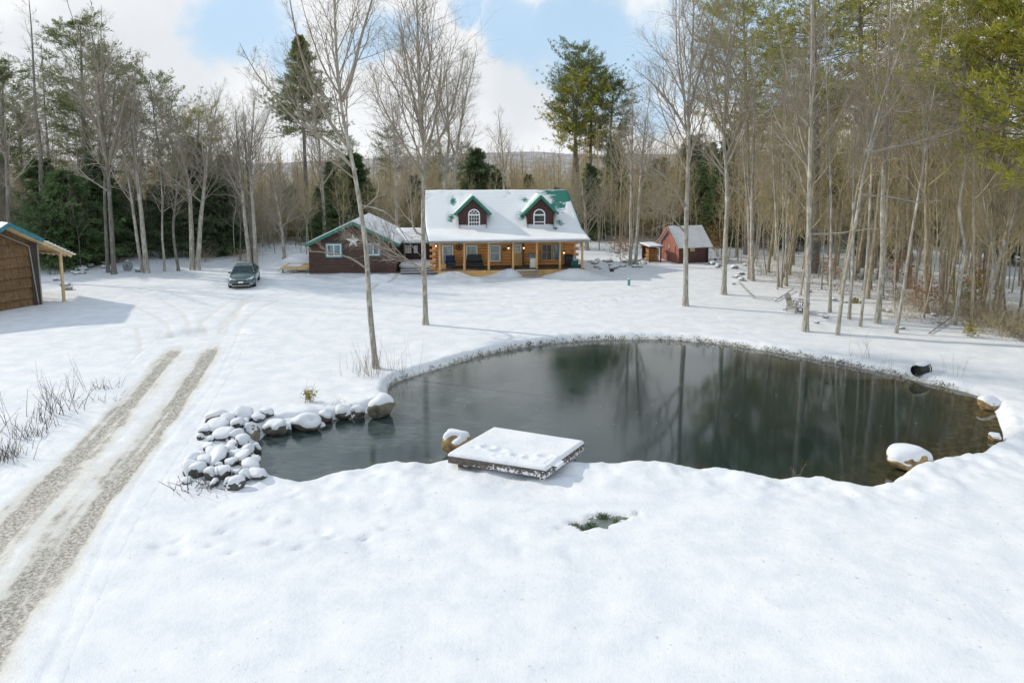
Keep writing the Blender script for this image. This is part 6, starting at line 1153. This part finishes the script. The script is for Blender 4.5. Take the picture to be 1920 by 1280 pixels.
# dead stalks along the drive and grasses by the pond
def stalks(label, px, py, n, h, sp, seed, mat=None, lean=.25, name='dead_stalks', cat='weeds', r=.007, twig=True):
    rng = np.random.default_rng(seed); c = Gp(px, py); P = np.zeros((n, 6, 3)); P[:, 0, 0] = rng.normal(0, sp[0], n); P[:, 0, 1] = rng.normal(0, sp[1], n); P[:, 0, 2] = -.05; d = np.stack([rng.normal(0, lean, n), rng.normal(0, lean, n), np.ones(n)], -1); L_ = h * (.35 + .9 * rng.random((n, 1))) / 5
    for k in range(5): d = d + rng.normal(0, .10, d.shape); d /= np.linalg.norm(d, axis=1, keepdims=True); P[:, k + 1] = P[:, k] + d * L_
    g_ = Geo(); Rr = (r * (1 - .6 * np.linspace(0, 1, 6)))[None].repeat(n, 0); g_.add(*tubes(P, Rr, 4))
    if twig: g_.add(*tubes(*grow(rng, P, Rr, 2, 3, .4, 1, lambda l, t: l * .3, .7, .05, .1, .8, .003), 3))
    o_ = link(name, g_.mesh(name), mat or M_DRYD); o_.location = c; return tag(o_, label, cat)
stalks('tallest clump of dead dark stalks left of the driveway', 98, 778, 34, 1.15, (.40, .65), 1, r=.012); stalks('second clump of dead stalks nearer along the drive edge', 60, 815, 55, .55, (.28, .38), 2, r=.010); stalks('short dense dead stubble at the left border', 14, 856, 60, .55, (.26, .26), 3, r=.010); stalks('wispy dead stalks behind the tallest clump', 130, 745, 14, 1.3, (.5, .5), 4, r=.007); stalks('small dead bush farther up the drive edge', 203, 728, 16, .45, (.25, .2), 5, r=.010, lean=.6); stalks('low dead twigs beside the small bush', 165, 752, 22, .35, (.6, .3), 6, r=.008, lean=.7); stalks('sparse dead twigs at the left border above the stubble', 8, 800, 12, 1.2, (.5, .5), 7, lean=.5, r=.009)
stalks('tall dry grass round the foot of the leaning pond tree', 712, 700, 60, 1.35, (.65, .35), 8, M_DRY, .06, 'dry_grass', 'grass', .005, False); stalks('dry stems left of the leaning pond tree', 688, 706, 14, 1.25, (.2, .2), 9, M_DRY, .08, 'dry_grass', 'grass', .006); stalks('dark brush hanging over the bank right of the dry grass', 742, 716, 60, .40, (.55, .25), 10, M_DRYD, .7, 'bank_brush', 'brush', .010); stalks('heap of dark twigs at the near end of the rock pile', 388, 910, 60, .50, (.45, .22), 11, M_DRYD, 1.2, 'twig_pile', 'twigs', .010); stalks('brown stalks on the ochre boulder by the dock', 866, 838, 40, .40, (.25, .12), 12, M_DRYD, .5, 'dead_stalks', 'weeds', .008); stalks('single dry weed on the near bank right of centre', 1495, 890, 6, .55, (.05, .05), 13, M_DRY, .2, 'dry_weed', 'weeds'); stalks('dry stems on the far right bank above the water', 1625, 672, 8, .9, (.3, .2), 14, M_DRY, .1, 'dry_weed', 'weeds', .006); stalks('tiny dark stump of weeds at the far shoreline', 1369, 645, 26, .35, (.1, .08), 15, M_DRYD, .3, 'dead_stalks', 'weeds', .012); stalks('dry stems on the far bank left of the culvert', 1655, 684, 6, .8, (.2, .2), 16, M_DRY, .1, 'dry_weed', 'weeds', .005); stalks('dry stems right of the culvert pipe', 1792, 700, 7, .9, (.2, .2), 17, M_DRY, .1, 'dry_weed', 'weeds', .005); stalks('pale curled stems behind the stone row', 640, 758, 14, .4, (.3, .15), 18, M_DRY, 1.0, 'dry_weed', 'weeds', .005)
# ragged dead grass hanging along the far shoreline, and grass in the thawed hole
rng = np.random.default_rng(55); C = []; 
A_, B_ = POND, np.roll(POND, -1, 0)
for a, b_ in zip(A_, B_):
    l = np.linalg.norm(b_ - a); yy = (a[1] + b_[1]) / 2
    if yy < 27 or (a[0] < -6.2): continue
    n = rng.poisson(l * 24 * (1 if a[0] > -3 else .5)); t = rng.random((n, 1)); nn = np.array([b_[1] - a[1], -(b_[0] - a[0])]) / (l + 1e-9); p = a + (b_ - a) * t - nn * rng.uniform(-.05, .16, (n, 1)); C.append(np.concatenate([p, np.full((n, 1), WATER_Z + .03) + rng.random((n, 1)) * .12], 1))
C = np.concatenate(C); V, F = needles(rng, C, np.tile(np.array([[0, -.6, .35]]), (len(C), 1)), 3, .16, .014, .6, 0.); M_BANKG = leaf_mat('dead_bank_grass', (.05, .055, .02), (.19, .16, .06), .1)
tag(link('bank_grass', mesh_np('bank_grass', V, F, False), M_BANKG), 'ragged olive and brown dead grass along the far waterline', 'grass', kind='stuff')
n = 4000; cx = PUDDLE.x + rng.uniform(-1.2, .5, n); cy = PUDDLE.y + rng.uniform(-.7, .5, n); k_ = (pud(cx, cy) < .95) & (vnoise(cx * 5, cy * 5, 3) > .52); C = np.stack([cx, cy, np.full(n, gzp(PUDDLE.x, PUDDLE.y) + .04)], -1)[k_]; n = len(C); V, F = needles(rng, C, np.tile(np.array([[0, 0, 1.]]), (n, 1)), 3, .10, .008, .9, .2); tag(link('green_grass', mesh_np('green_grass', V, F, False), leaf_mat('wet_green_grass', (.06, .10, .05), (.15, .20, .10), .2)), 'wet green grass in the thawed hole', 'grass', kind='stuff')
